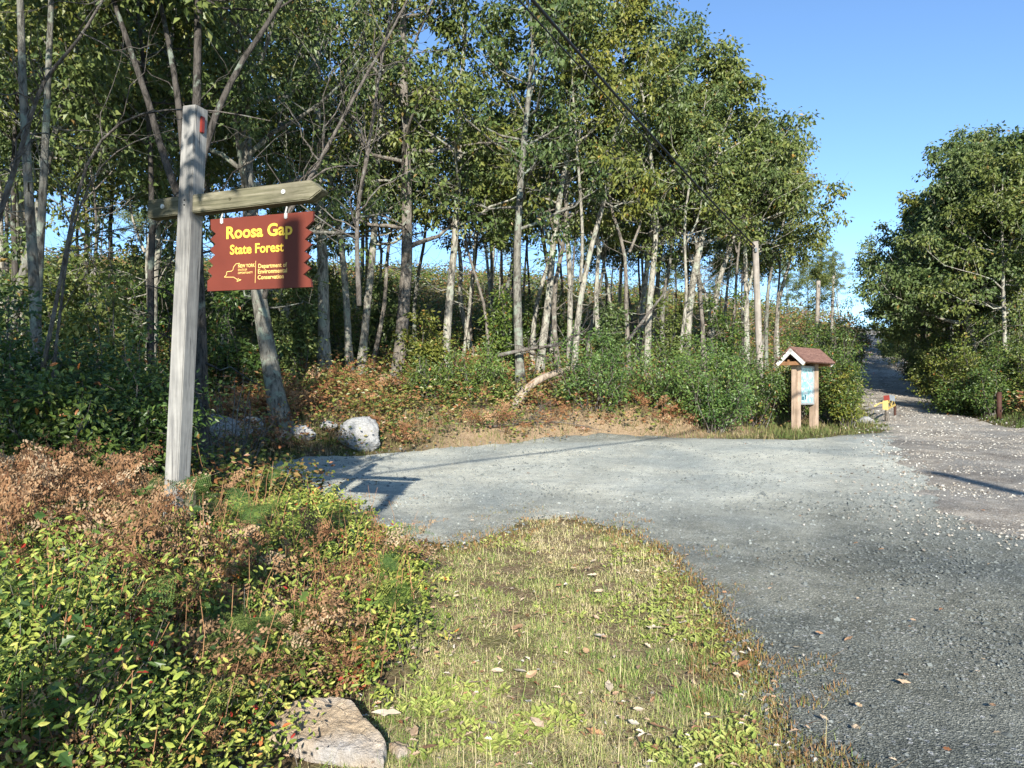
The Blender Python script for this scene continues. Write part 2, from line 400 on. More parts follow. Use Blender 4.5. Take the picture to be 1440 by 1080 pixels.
def branches(r, S, D, L, m, curve, jit):
    n = len(S); t = np.linspace(0, 1, m)
    L = np.broadcast_to(L, (n,)); curve = np.broadcast_to(curve, (n,))
    P = S[:, None] + D[:, None] * (L[:, None] * t)[..., None]
    P[..., 2] += (curve * L)[:, None] * t ** 2
    nz = np.cumsum(r.normal(0, jit, (n, m, 3)), 1) * L[:, None, None]; nz -= nz[:, :1]
    return P + nz

def along(P, i, t):
    m = P.shape[1]; f = np.clip(t, 0, 1) * (m - 1); k = np.minimum(f.astype(int), m - 2); w = (f - k)[:, None]
    a, b = P[i, k], P[i, k + 1]
    return a * (1 - w) + b * w, nrm(b - a)

def resample(pts, n):
    pts = np.asarray(pts, float); d = np.concatenate([[0], np.cumsum(np.linalg.norm(np.diff(pts, axis=0), axis=1))])
    # smooth interpolation by Catmull-like averaging
    u = np.linspace(0, d[-1], n); out = np.stack([np.interp(u, d, pts[:, k]) for k in range(3)], 1)
    for _ in range(2): out[1:-1] = .25 * out[:-2] + .5 * out[1:-1] + .25 * out[2:]
    return out

def crown_on(gw, gl, r, stems, spread, nlimb, nsub, ncl, nleaf, leaf, c0, tpl, dens_bias=0.0, sig=.16):
    """limbs, twigs and leaves on the given stems [(path, radii)]; c0 = share of the stem below the crown"""
    for path, rad in stems:
        K = len(path); n = max(3, int(nlimb / len(stems)))
        t = c0 + (.985 - c0) * ((np.arange(n) + r.random(n)) / n) ** .95
        S, tang = along(path[None], np.zeros(n, int), t)
        u = (t - c0) / (1 - c0)
        az = np.arange(n) * 2.399 + r.random(n) * .9
        el = np.radians(8 + 50 * u + r.normal(0, 12, n))
        D = np.stack([np.cos(el) * np.cos(az), np.cos(el) * np.sin(az), np.sin(el)], 1)
        L = spread * (.55 + .45 * np.sin(np.clip(u * 1.15 + .25, 0, 1) * math.pi)) * (1 - .45 * u) * (.7 + .5 * r.random(n))
        Lp = branches(r, S, D, L, 6, .22, .045)
        rb = np.clip(np.interp(t, np.linspace(0, 1, K), rad) * .5, .012, .09)
        tubes(gw, Lp, rb[:, None] * np.linspace(1, .22, 6)[None], 5)
        i = np.repeat(np.arange(n), nsub); ts = .22 + .78 * r.random(len(i))
        S2, t2 = along(Lp, i, ts)
        D2 = nrm(t2 * .7 + r.normal(0, .62, (len(i), 3)) + np.array([0, 0, .12]))
        L2 = L[i] * .42 * (1.15 - .6 * ts) * (.6 + .7 * r.random(len(i))) + .25
        Sp = branches(r, S2, D2, L2, 4, .05, .06)
        tubes(gw, Sp, np.maximum(rb[i] * .28, .006)[:, None] * np.linspace(1, .3, 4)[None], 3)
        j = np.repeat(np.arange(len(i)), ncl); tc = .35 + .7 * r.random(len(j))
        C, _ = along(Sp, j, tc)
        C = C + r.normal(0, .06, C.shape)
        ct = r.random(len(C)) * .4
        k = np.repeat(np.arange(len(C)), nleaf)
        off = r.normal(0, 1, (len(k), 3)) * np.array([sig, sig, sig * .62])
        P = C[k] + off
        Dl = off / sig * .5 + r.normal(0, .5, off.shape) + np.array([0, 0, -.75])
        N = r.normal(0, .55, off.shape) + np.array([0, -.5, .65])
        tint = np.clip(ct[k] + .55 * r.random(len(k)) + (r.random(len(k)) > .985) * .6, 0, 1)
        add_leaves(gl, r, P, Dl, N, leaf * (.7 + .6 * r.random(len(k))), .55, tint, tpl)

def dead_twigs(g, r, path, rad, n, t0, t1, length):
    K = len(path); t = t0 + (t1 - t0) * r.random(n)
    S, _ = along(path[None], np.zeros(n, int), t)
    az = r.random(n) * 6.28; el = np.radians(r.normal(12, 22, n))
    D = np.stack([np.cos(el) * np.cos(az), np.cos(el) * np.sin(az), np.sin(el)], 1)
    L = length * (.4 + .9 * r.random(n)); B = branches(r, S, D, L, 6, .12, .06)
    tubes(g, B, (np.clip(np.interp(t, np.linspace(0, 1, K), rad) * .22, .006, .025))[:, None] * np.linspace(1, .2, 6)[None], 4)
    i = np.repeat(np.arange(n), 4); S2, t2 = along(B, i, .25 + .7 * r.random(len(i)))
    C = branches(r, S2, nrm(t2 + r.normal(0, .6, S2.shape)), L[i] * .4 * (.4 + r.random(len(i))), 4, .05, .08)
    tubes(g, C, np.full((len(i), 1), .005) * np.linspace(1, .4, 4)[None], 3)

def stem(r, pts, r0, n=14, wob=.02, flare=True, taper=.8):
    p = resample(pts, n); L = np.linalg.norm(p[-1] - p[0])
    w = np.cumsum(r.normal(0, wob * .4, (n, 3)), 0); w -= np.linspace(0, 1, n)[:, None] * w[-1]; w[:, 2] = 0
    p = p + w * L / 8
    t = np.linspace(0, 1, n); rad = r0 * (1 - taper * t)
    if flare: rad = rad * (1 + .45 * np.exp(-t * L / .35))
    return p, rad

def fit_tree(name, label, paths, d, r0px, bark, leafm, spread, crown_py, top_py, seed, nlimb=22, nsub=6, ncl=4, nleaf=12, leaf=.155, tpl=KITE, dead=6, group=None, cat='tree', sig=.14):
    """a tree at depth d whose stems run through the given picture positions"""
    r = np.random.default_rng(seed); main = paths[0]
    if d is None: d = at(*main[0])[1]
    bx = (main[0][0] - CX) / F * d; base = np.array([bx, d, Hs(bx, d)])
    gw, gl = Geo(), Geo(); stems = []
    for k, pp in enumerate(paths):
        pts = [W(x, y, d) for x, y in pp]
        dd = r.normal(0, .35, len(pts)) * (0 if len(paths) == 1 else .6)
        for a, o in zip(pts, np.linspace(0, 1, len(pts))): a[1] += o * dd[0]
        if k == 0: pts[0] = base - np.array([0, 0, .12])
        last, prev = pts[-1], pts[-2]
        zt = W(0, top_py, d)[2] if k == 0 else W(0, top_py, d)[2] * (.9 + .08 * r.random())
        if zt > last[2] and (k == 0 or pp[-1][1] < 300):
            v = last - prev; v = v / max(v[2], .2); v[:2] = np.clip(v[:2], -.35, .35)
            pts += [last + v * (zt - last[2]) * .5, last + np.array([v[0] * .7, v[1] * .7, 1]) * (zt - last[2])]
        p, rad = stem(r, pts, r0px / F * d * (1 if k == 0 else .52), flare=(k == 0))
        tubes(gw, p[None], rad[None], 9); stems.append((p, rad))
    zc = W(0, crown_py, d)[2]
    for p, rad in stems:
        c0 = float(np.clip(np.interp(zc, p[:, 2], np.linspace(0, 1, len(p))), .05, .9))
        crown_on(gw, gl, r, [(p, rad)], spread, nlimb / len(stems), nsub, ncl, nleaf, leaf, c0, tpl, sig=sig)
    if dead: dead_twigs(gw, r, stems[0][0], stems[0][1], dead, .18, .55, 1.3)
    root = empty(name, base, label, cat, group)
    gw.build('trunk', M[bark], root, True, base); gl.build('crown', M[leafm], root, False, base)
    return root

T = 'tree'
B4 = dict(nlimb=22, nsub=6, ncl=4, nleaf=13)
# left, near and mostly in shade
fit_tree('oak_tree', 'dark trunk spotted with pale lichen at the left picture edge', [[(62, 560), (48, 440), (42, 300), (36, 150), (28, -40)]], 9.5, 9, 'bark_lichen', 'oak', 2.6, -30, -420, 11, nlimb=20, nsub=6, ncl=4, nleaf=12)
fit_tree('oak_tree', 'slim trunk coated in light green lichen, second from the left edge', [[(50, 600), (52, 400), (58, 320), (66, 150), (76, -30)]], 11, 7.5, 'bark_lichen', 'oak', 2.8, -10, -380, 12, nlimb=20, nsub=6, ncl=4, nleaf=12)
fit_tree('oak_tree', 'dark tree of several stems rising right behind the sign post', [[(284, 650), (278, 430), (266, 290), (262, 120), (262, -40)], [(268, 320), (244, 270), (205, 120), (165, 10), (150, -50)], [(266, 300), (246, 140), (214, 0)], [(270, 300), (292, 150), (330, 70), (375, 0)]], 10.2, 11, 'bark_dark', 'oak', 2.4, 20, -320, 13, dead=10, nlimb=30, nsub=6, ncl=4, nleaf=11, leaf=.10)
fit_tree('oak_tree', 'thick leaning trunk with grey green lichen behind the sign', [[(398, 602), (375, 490), (357, 400), (348, 250), (342, 120), (335, -40)]], 15, 13, 'bark_lichen', 'oak', 3.4, 330, -260, 14, dead=9, nlimb=30, nsub=7, ncl=4, nleaf=18, leaf=.11)
fit_tree('birch_tree', 'short pale leaning trunk showing just below the sign', [[(416, 494), (392, 410), (380, 280), (372, 150)]], 22.5, 8, 'bark_pale', 'oak', 3.2, 290, -160, 15, **B4)
fit_tree('birch_tree', 'pale trunk right of the sign that forks above the crossbeam end', [[(456, 522), (456, 400), (452, 300), (446, 170), (452, 60), (450, -60)], [(453, 285), (438, 235), (405, 180), (365, 142), (330, 110)]], 20.5, 9, 'bark_pale', 'oak', 3.4, 330, -200, 16, **B4)
fit_tree('birch_tree', 'slender pale trunk leaning left, left stem of the close pair', [[(492, 510), (488, 420), (478, 330), (462, 250), (444, 165)]], 21.5, 5.5, 'bark_pale', 'oak_warm', 3.0, 350, -130, 17, **B4)
fit_tree('birch_tree', 'slender pale trunk leaning right, right stem of the close pair', [[(506, 512), (514, 420), (525, 340), (530, 200), (540, 60)]], 21.8, 6, 'bark_pale', 'oak', 3.2, 350, -150, 18, **B4)
fit_tree('oak_tree', 'straight rough grey brown trunk in the open left of centre', [[(560, 532), (570, 400), (572, 250), (568, 120), (566, -60)]], 20.8, 10, 'bark_grey', 'oak_warm', 3.6, 350, -190, 19, dead=12, **B4)
fit_tree('oak_tree', 'blotched pale trunk standing alone before the gap of sky', [[(625, 520), (630, 430), (642, 340), (648, 200), (655, 50)]], 21.5, 6.5, 'bark_pale', 'oak_warm', 3.2, 320, -110, 20, **B4)
fit_tree('oak_tree', 'green grey trunk standing above the bent broken log', [[(734, 508), (727, 420), (724, 330), (735, 200), (750, 60)]], 20.5, 7, 'bark_lichen', 'oak', 3.5, 330, -130, 21, **B4)
fit_tree('oak_tree', 'crooked pale trunk leaning right just past the broken log', [[(758, 482), (775, 400), (778, 330), (800, 220), (812, 90)]], 23, 6, 'bark_pale', 'oak_warm', 3.4, 310, -60, 22, **B4)
fit_tree('oak_tree', 'thin pale upright trunk above the left end of the laurel thicket', [[(800, 480), (802, 400), (794, 300), (800, 180)]], 24, 4.5, 'bark_pale', 'oak', 3.2, 290, -40, 23, **B4)
fit_tree('oak_tree', 'pale trunk curving right to a fork above the laurel thicket', [[(806, 478), (814, 400), (833, 340), (858, 260), (872, 140)], [(816, 396), (822, 350), (815, 280)]], 22.6, 5, 'bark_pale', 'oak_warm', 3.2, 290, -30, 24, **B4)
fit_tree('oak_tree', 'pale trunk with a knee bend above the middle of the laurel thicket', [[(908, 480), (912, 400), (926, 340), (918, 230), (900, 110)]], 24, 5.5, 'bark_pale', 'oak', 2.9, 330, 10, 25, **B4)
fit_tree('oak_tree', 'broad crowned oak with the tallest top against the open sky', [[(962, 484), (968, 420), (985, 350), (1005, 250), (1018, 120)]], 25, 6.5, 'bark_pale', 'oak', 3.0, 350, 85, 26, nlimb=28, nsub=6, ncl=4, nleaf=15)
fit_tree('oak_tree', 'leaning oak whose crown reaches farthest right into the sky', [[(990, 465), (1010, 390), (1040, 310), (1075, 240)]], 26.5, 5.5, 'bark_pale', 'oak', 3.7, 340, 205, 27, nlimb=28, nsub=6, ncl=4, nleaf=15)
fit_tree('oak_tree', 'pale forked oak standing beside the nearest utility pole', [[(1050, 488), (1050, 400), (1042, 300), (1050, 220)], [(1050, 420), (1062, 360), (1085, 300)]], 28, 5, 'bark_pale', 'oak_warm', 2.9, 360, 190, 28, **B4)
# right of the road
fit_tree('oak_tree', 'white forked trunk at right leaning left over the road', [[(1370, 500), (1364, 460), (1352, 410), (1336, 350), (1332, 290)], [(1355, 418), (1346, 370), (1350, 310)], [(1362, 455), (1335, 452), (1300, 438), (1270, 425)]], 30, 6.5, 'bark_pale', 'oak', 2.9, 450, 240, 31, nlimb=48, nsub=8, ncl=4, nleaf=14, leaf=.16)
fit_tree('oak_tree', 'straight white trunk at right beside the forked one', [[(1388, 490), (1384, 400), (1381, 320), (1385, 250)]], 31, 5.5, 'bark_pale', 'oak', 3.5, 445, 230, 32, nlimb=44, nsub=8, ncl=4, nleaf=14, leaf=.16)
fit_tree('oak_tree', 'thin pale trunk nearest the right picture edge', [[(1417, 500), (1413, 420), (1408, 330), (1410, 260)]], 27.5, 4, 'bark_pale', 'oak_warm', 3.2, 450, 245, 33, **B4)
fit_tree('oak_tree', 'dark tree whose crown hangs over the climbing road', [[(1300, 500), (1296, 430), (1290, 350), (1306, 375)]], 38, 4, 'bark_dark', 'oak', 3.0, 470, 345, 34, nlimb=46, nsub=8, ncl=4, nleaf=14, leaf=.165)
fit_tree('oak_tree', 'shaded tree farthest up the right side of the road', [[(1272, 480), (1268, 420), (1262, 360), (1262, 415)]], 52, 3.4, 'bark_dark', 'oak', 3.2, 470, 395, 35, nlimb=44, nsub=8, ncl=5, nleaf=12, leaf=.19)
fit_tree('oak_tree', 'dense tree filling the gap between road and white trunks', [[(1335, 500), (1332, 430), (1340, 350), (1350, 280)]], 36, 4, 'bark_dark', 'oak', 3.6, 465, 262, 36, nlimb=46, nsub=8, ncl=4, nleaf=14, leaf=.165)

fit_tree('oak_tree', 'full crowned oak cut off by the right picture edge', [[(1452, 500), (1450, 400), (1446, 300), (1440, 240)]], 28.5, 5, 'bark_pale', 'oak', 3.3, 450, 225, 37, nlimb=46, nsub=8, ncl=4, nleaf=14, leaf=.165)
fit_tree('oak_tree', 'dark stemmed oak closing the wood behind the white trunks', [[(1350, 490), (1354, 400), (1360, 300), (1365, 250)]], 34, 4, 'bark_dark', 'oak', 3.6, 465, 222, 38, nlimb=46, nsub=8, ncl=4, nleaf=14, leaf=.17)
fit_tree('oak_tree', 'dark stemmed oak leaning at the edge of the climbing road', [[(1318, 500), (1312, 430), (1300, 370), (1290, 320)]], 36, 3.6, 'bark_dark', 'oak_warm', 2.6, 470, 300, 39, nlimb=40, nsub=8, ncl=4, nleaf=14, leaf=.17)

# thin crooked stems standing between the taller trunks
random.seed(21)
CRX = [(648, 24), (668, 26), (690, 22.5), (712, 25), (748, 24.5), (772, 26.5), (788, 23.2), (822, 26), (846, 24.6), (868, 27), (886, 23.4), (934, 26.2), (948, 24), (1002, 27.5), (1022, 25.4), (1078, 29), (1094, 31), (545, 25), (520, 22.6), (585, 26), (388, 20), (310, 18), (140, 14.5), (110, 17), (205, 16)]
for k, (px, d) in enumerate(CRX):
    w = [random.uniform(-16, 16) for _ in range(5)]; y0 = 480; lean = random.uniform(-.22, .22)
    p = [(px + lean * (y0 - yy) + ww, yy) for yy, ww in zip((y0, 415, 355, 290, 225), [0] + w[1:])]
    fk = [[p[2], (p[2][0] + random.choice((-1, 1)) * random.uniform(18, 34), p[2][1] - 55), (p[2][0] + random.uniform(-40, 40), p[2][1] - 120)]] if k % 2 == 0 else []
    fit_tree('slender_tree', 'thin crooked forked tree standing between the taller trunks' if k < 20 else 'thin crooked tree in the shaded wood at left', [p] + fk, d, random.uniform(2.6, 4.2), ('bark_pale', 'bark_pale', 'bark_grey', 'bark_lichen')[k % 4], ('oak', 'oak_warm')[k % 2], 1.7, 340, random.uniform(60, 200) + (130 if px > 980 else 0), 700 + k,
             nlimb=12, nsub=5, ncl=3, nleaf=11, leaf=.12, dead=9, group='thin crooked trees among the trunks' if k < 20 else 'thin crooked trees at left')

# background stand: prototypes copied over the slope
def proto_tree(seed, h, r0, spread, bark, leafm, lean, c0=.52):
    r = np.random.default_rng(seed); gw, gl = Geo(), Geo()
    pts = np.array([(0, 0, -.2), (lean * .2, 0, h * .3), (lean * .6, lean * .2, h * .65), (lean, 0, h)])
    p, rad = stem(r, pts, r0, wob=.05)
    tubes(gw, p[None], rad[None], 7)
    crown_on(gw, gl, r, [(p, rad)], spread, 19, 6, 4, 14, .14, c0, KITE, sig=.16)
    dead_twigs(gw, r, p, rad, 8, .15, .5, 1.4)
    root = empty('forest_tree', (0, 0, 0))
    gw.build('trunk', M[bark], root, True); gl.build('crown', M[leafm], root)
    return root
PROT = [proto_tree(101, 11, .11, 2.9, 'bark_pale', 'oak', 1.2), proto_tree(102, 10, .09, 2.6, 'bark_grey', 'oak_warm', -.8), proto_tree(103, 12, .12, 3.1, 'bark_pale', 'oak', -1.6, .55),
        proto_tree(104, 9, .08, 2.4, 'bark_dark', 'oak', .5), proto_tree(105, 10.5, .10, 2.8, 'bark_lichen', 'oak_warm', 1.9, .5)]
used_p = set()
def place_proto(k, x, y, s, rz, label, group):
    o = PROT[k] if k not in used_p else copy_tree(PROT[k]); used_p.add(k)
    o.location = (x, y, Hs(x, y)); o.scale = (s, s, s * (.9 + .2 * random.random())); o.rotation_euler = (0, 0, rz); tag(o, label, 'tree', group)
PROT.append(proto_tree(106, 6.9, .055, 1.5, 'bark_grey', 'oak', 1.3, .74))
PROT[5].scale = (.86, .86, .84); PROT[5].name = 'shade_tree'; PROT[5].location = (-4.35, .9, Hs(-4.35, .9)); tag(PROT[5], 'slim young tree just left of the view whose crown shades the lot corner', 'tree')
random.seed(5)
spots = []
def far_enough(x, y, dmin): return all((x - a) ** 2 + (y - b) ** 2 > dmin * dmin for a, b in spots)
n = 0
while n < 36:                                   # slope behind the lot
    y = random.uniform(25, 44); px = random.uniform(330, 1090); x = (px - CX) / F * y
    if 585 < px < 660 and y > 27 or not far_enough(x, y, 1.6): continue
    spots.append((x, y)); place_proto(random.randrange(5), x, y, random.uniform(.75, 1.05), random.uniform(0, 6.28), 'slim tree of the stand higher up the slope behind the lot', 'trees higher up the slope'); n += 1
n = 0
while n < 22:                                   # shaded wood left
    y = random.uniform(14, 30); px = random.uniform(-180, 330); x = (px - CX) / F * y
    if not far_enough(x, y, 1.8): continue
    spots.append((x, y)); place_proto(random.randrange(5), x, y, random.uniform(.85, 1.15), random.uniform(0, 6.28), 'slim tree of the shaded wood behind and left of the sign', 'trees of the shaded wood at left'); n += 1
n = 0
while n < 26:                                   # ridge line
    y = random.uniform(42, 60); px = random.uniform(-60, 1080); x = (px - CX) / F * y
    if 585 < px < 650 or not far_enough(x, y, 1.5): continue
    spots.append((x, y)); place_proto(random.randrange(5), x, y, random.uniform(.4, .7), random.uniform(0, 6.28), 'small tree standing on the ridge line behind the stand', 'small trees on the ridge'); n += 1
n = 0
while n < 12:                                   # far up beside the road
    y = random.uniform(46, 78); x = xl(y) - random.uniform(1.5, 12)
    if not far_enough(x, y, 2): continue
    spots.append((x, y)); place_proto(random.randrange(5), x, y, random.uniform(.5, .75), random.uniform(0, 6.28), 'small far tree left of the road near its crest', 'small far trees near the crest'); n += 1
n = 0
while n < 17:                                   # right wood behind the front trees
    y = random.uniform(32, 66); x = xl(y) + 3.3 + random.uniform(1.2, 4 if n % 2 else 16)
    if not far_enough(x, y, 2): continue
    spots.append((x, y)); place_proto(random.randrange(5), x, y, random.uniform(.5, .66), random.uniform(0, 6.28), 'shaded tree in the wood right of the road', 'trees of the wood right of the road'); n += 1
for x, y, s in [(-5.6, -1.5, .85), (-7.4, -4.5, 1), (-5.2, 1.6, .55), (-4.5, -.6, .68), (-6.3, .4, .7), (-6.6, -3, .9), (-4.0, .7, .5), (-4.9, 3.0, .42)]:   # beside the camera, they shade the left
    place_proto(random.randrange(5), x, y, s, random.uniform(0, 6.28), 'tree just outside the left of the view', 'trees left of the view')

# ------------------------------------------------------------------ shrubs
def bush(name, label, x, y, rad, h, leafm, seed, n=3600, leaf=.075, tpl=OVAL, group=None, nst=16, skew=(0, 0), cat='bush'):
    r = np.random.default_rng(seed); base = np.array([x, y, Hs(x, y)])
    az = r.random(nst) * 6.28; rr = rad * np.sqrt(r.random(nst))
    S = np.stack([np.cos(az) * rr * .35, np.sin(az) * rr * .35, np.full(nst, -.05)], 1)
    tip = np.stack([np.cos(az) * rr + skew[0], np.sin(az) * rr + skew[1], h * np.sqrt(np.clip(1.05 - (rr / rad) ** 2 * .8, .05, 1)) * (.75 + .35 * r.random(nst))], 1)
    D = tip - S; L = np.linalg.norm(D, axis=1); B = branches(r, S, nrm(D), L, 6, .05, .05)
    gw, gl = Geo(), Geo()
    tubes(gw, B, np.full((nst, 1), .016) * np.linspace(1, .3, 6)[None], 5)
    i = np.repeat(np.arange(nst), 9); S2, t2 = along(B, i, .25 + .75 * r.random(len(i)))
    D2 = nrm(t2 * .4 + r.normal(0, .7, S2.shape) + np.array([0, 0, .15])); L2 = rad * .42 * (.4 + .9 * r.random(len(i)))
    C = branches(r, S2, D2, L2, 4, .05, .07); tubes(gw, C, np.full((len(i), 1), .006) * np.linspace(1, .4, 4)[None], 3)
    j = r.integers(0, len(i), n // 9); cc, _ = along(C, j, .3 + .75 * r.random(len(j)))
    k = np.repeat(np.arange(len(j)), 9); off = r.normal(0, 1, (len(k), 3)) * np.array([.11, .11, .075])
    P = cc[k] + off; P[:, 2] = np.maximum(P[:, 2], .02)
    ct = r.random(len(cc)) * .45
    add_leaves(gl, r, P, off / .11 * .6 + r.normal(0, .5, off.shape) + np.array([0, -.15, -.25]), r.normal(0, .5, off.shape) + np.array([0, -.35, .75]), leaf * (.65 + .7 * r.random(len(k))), .5,
               np.clip(ct[k] + .5 * r.random(len(k)) + (r.random(len(k)) > .975) * .5, 0, 1), tpl)
    o = empty(name, base, label, cat, group)
    gw.build('stems', M['bark_dead'], o, True); gl.build('foliage', M[leafm], o)
    return o
def bush_px(label, px, d, rpx, top_py, leafm, seed, **kw):
    x = (px - CX) / F * d; h = W(0, top_py, d)[2] - Hs(x, d)
    return bush(kw.pop('name', 'bush'), label, x, d, rpx / F * d, max(h, .4), leafm, seed, **kw)
# laurel thicket behind the lot
bush_px('glossy laurel bush spreading beside the bent broken log', 838, 19.3, 62, 482, 'laurel', 41, n=4200, name='laurel_bush')
bush_px('glossy laurel bush in the middle of the thicket', 925, 20.0, 60, 484, 'laurel', 42, n=4200, name='laurel_bush')
bush_px('dense laurel bush at the right end of the thicket', 1000, 19.8, 58, 478, 'laurel', 43, n=5200, name='laurel_bush')
bush_px('low dark green bush at the edge of the lot before the thicket', 1000, 19.0, 40, 528, 'laurel', 44, n=3000, name='laurel_bush')
bush_px('green bush standing left of the notice board', 1062, 20.9, 46, 500, 'shrub', 45, n=4800)
bush_px('tall bush right behind the notice board', 1120, 22.5, 42, 480, 'shrub', 46, n=4200)
bush_px('bushy sapling right of the notice board', 1178, 22.0, 36, 470, 'shrub', 47, n=5200)
bush_px('low yellow green bush between notice board and yellow gate', 1192, 21.5, 28, 520, 'yellow_shrub', 48, n=3600)
bush_px('far bush on the left bank of the climbing road', 1180, 33, 32, 440, 'shrub', 49, n=4200, leaf=.1)
bush_px('farther bush on the road bank in front of a utility pole', 1140, 34, 40, 452, 'shrub', 50, n=4200, leaf=.1)
bush_px('orange tinged bush at the bend of the road bank', 1200, 40, 22, 455, 'heath', 51, n=3000, leaf=.1)
bush_px('dark green bush among the trunks above the dry bank', 670, 19.8, 42, 492, 'laurel', 52, n=3200)
bush_px('thin green shrub above the soil bank left of the log', 600, 19.0, 34, 505, 'shrub', 53, n=2000)
for k, (px, d, rp, tp, lb) in enumerate([(430, 19, 40, 380, 'leafy young sapling between the pale forked trunk and the leaning trunk'), (592, 20.5, 30, 425, 'leafy young sapling just right of the tall grey brown trunk'), (700, 23, 34, 405, 'slim leafy sapling left of the green grey trunk'),
        (860, 23, 30, 430, 'leafy sapling above the left end of the laurel thicket'), (940, 24, 32, 420, 'leafy sapling above the middle of the laurel thicket'), (1020, 25, 32, 400, 'leafy sapling left of the tallest utility pole'), (530, 24, 40, 390, 'sapling behind the pair of slender pale trunks'), (160, 13, 60, 370, 'shaded sapling left of the sign post'), (320, 17, 50, 390, 'shaded sapling just beneath the sign'), (20, 13, 80, 330, 'tall leafy sapling among the lichen trunks at the left edge'), (105, 15, 70, 340, 'leafy sapling between the left edge and the sign post'), (215, 17, 60, 350, 'leafy sapling close to the left of the sign post'), (375, 19, 50, 345, 'leafy sapling under the leaning lichen trunk'), (475, 23, 46, 350, 'leafy sapling behind the forked pale trunk')]):
    bush_px(lb, px, d, rp, tp, ['oak', 'oak_warm', 'shrub'][k % 3], 140 + k, n=2600, leaf=.12, nst=7, name='sapling', cat='sapling', tpl=KITE)
for k, (px, d, rp, tp, lb) in enumerate([(1296, 35, 34, 420, 'leafy sapling in the shade beside the climbing road'), (1335, 32, 40, 425, 'leafy sapling just left of the white forked trunk'), (1392, 30, 40, 415, 'leafy sapling right of the white forked trunk'), (1262, 46, 26, 430, 'far leafy sapling on the right edge of the climbing road'), (1440, 28, 44, 420, 'leafy sapling at the right picture edge'),
        (350, 27, 50, 385, 'dense sapling high on the slope beneath the sign'), (440, 29, 50, 380, 'dense sapling high on the slope behind the forked pale trunk'), (545, 28, 46, 390, 'dense sapling on the slope left of the grey brown trunk'), (60, 20, 70, 350, 'dense sapling in the shaded wood at the left edge'), (180, 22, 60, 360, 'dense sapling in the shaded wood left of the sign post'), (255, 24, 56, 365, 'dense sapling in the wood behind the sign post'), (780, 29, 44, 405, 'dense sapling on the slope above the broken log')]):
    bush_px(lb, px, d, rp, tp, ['oak', 'oak', 'shrub'][k % 3], 170 + k, n=4200, leaf=.13, nst=10, name='sapling', cat='sapling', tpl=KITE)
# right verge
for k, (px, d, rp, tp, mt, lb) in enumerate([(1330, 27.5, 30, 505, 'yellow_shrub', 'yellow green bush at the left end of the right verge'), (1372, 26.5, 40, 478, 'yellow_shrub', 'large yellowing bush below the white forked trunk'),
        (1425, 25.5, 46, 462, 'shrub', 'green bush at the right picture edge behind the brown post'), (1400, 24.6, 36, 520, 'shrub', 'low green bush just behind the brown post'), (1345, 25.8, 26, 540, 'shrub', 'small low bush at the verge nearest the road'),
        (1470, 24.5, 50, 470, 'yellow_shrub', 'bush cut off by the right picture edge'), (1290, 40, 22, 490, 'heath', 'rusty bush in the shade beside the climbing road'), (1310, 34, 24, 500, 'shrub', 'shaded bush on the right bank of the road')]):
    bush_px(lb, px, d, rp, tp, mt, 60 + k, n=4600, leaf=.09)
# shaded shrubs left of the sign
for k, (px, d, rp, tp, lb) in enumerate([(20, 8.0, 120, 455, 'dark shrub cut off by the left picture edge'), (110, 8.6, 110, 462, 'dark leafy shrub in the shade left of the sign post'), (185, 7.8, 90, 500, 'dark shrub close to the left side of the sign post'),
        (80, 6.8, 90, 545, 'low dark shrub behind the dry brown ferns'), (-90, 7, 120, 440, 'shaded shrub just outside the left picture edge'), (330, 12.6, 50, 540, 'thin twiggy shrub beside the large left boulder')]):
    bush_px(lb, px, d, rp, tp, 'shrub' if k < 5 else 'heath', 80 + k, n=6500 if k < 5 else 420, leaf=.06)

# ------------------------------------------------------------------ sign post
a = math.radians(19)
U = np.array([math.cos(a), -math.sin(a), 0.0]); NF = np.array([-math.sin(a), -math.cos(a), 0.0]); ZU = np.array([0, 0, 1.0])
DP = 5.5
p_top = W(275, 152, DP); p_mid = W(262, 430, DP); p_bot = W(246, 745, DP)
axis_p = nrm(p_top - p_bot)
base_s = p_bot - axis_p * .45
def frame_on(ax):
    x = nrm(U - ax * np.dot(U, ax)); y = np.cross(ax, x); return x, y
PXa, PYa = frame_on(axis_p)
sp = empty('sign_post', base_s, 'weathered grey square timber post with a pointed crossbeam', 'sign post')
g = Geo(); Lp = np.linalg.norm(p_top - base_s)
box(g, (base_s + p_top) / 2, .063, .063, Lp / 2, PXa, PYa, axis_p, .006)
M['post_wood'] = wood_mat('weathered timber', [(.25, (.09, .088, .085)), (.42, (.215, .21, .198)), (.62, (.32, .31, .285)), (.8, (.40, .39, .36))])
M['beam_wood'] = wood_mat('mossy timber', [(.25, (.05, .047, .03)), (.45, (.125, .118, .075)), (.62, (.22, .20, .14)), (.8, (.36, .33, .25))], (.8, 14, 14))
g.build('post', M['post_wood'], sp, False, base_s)
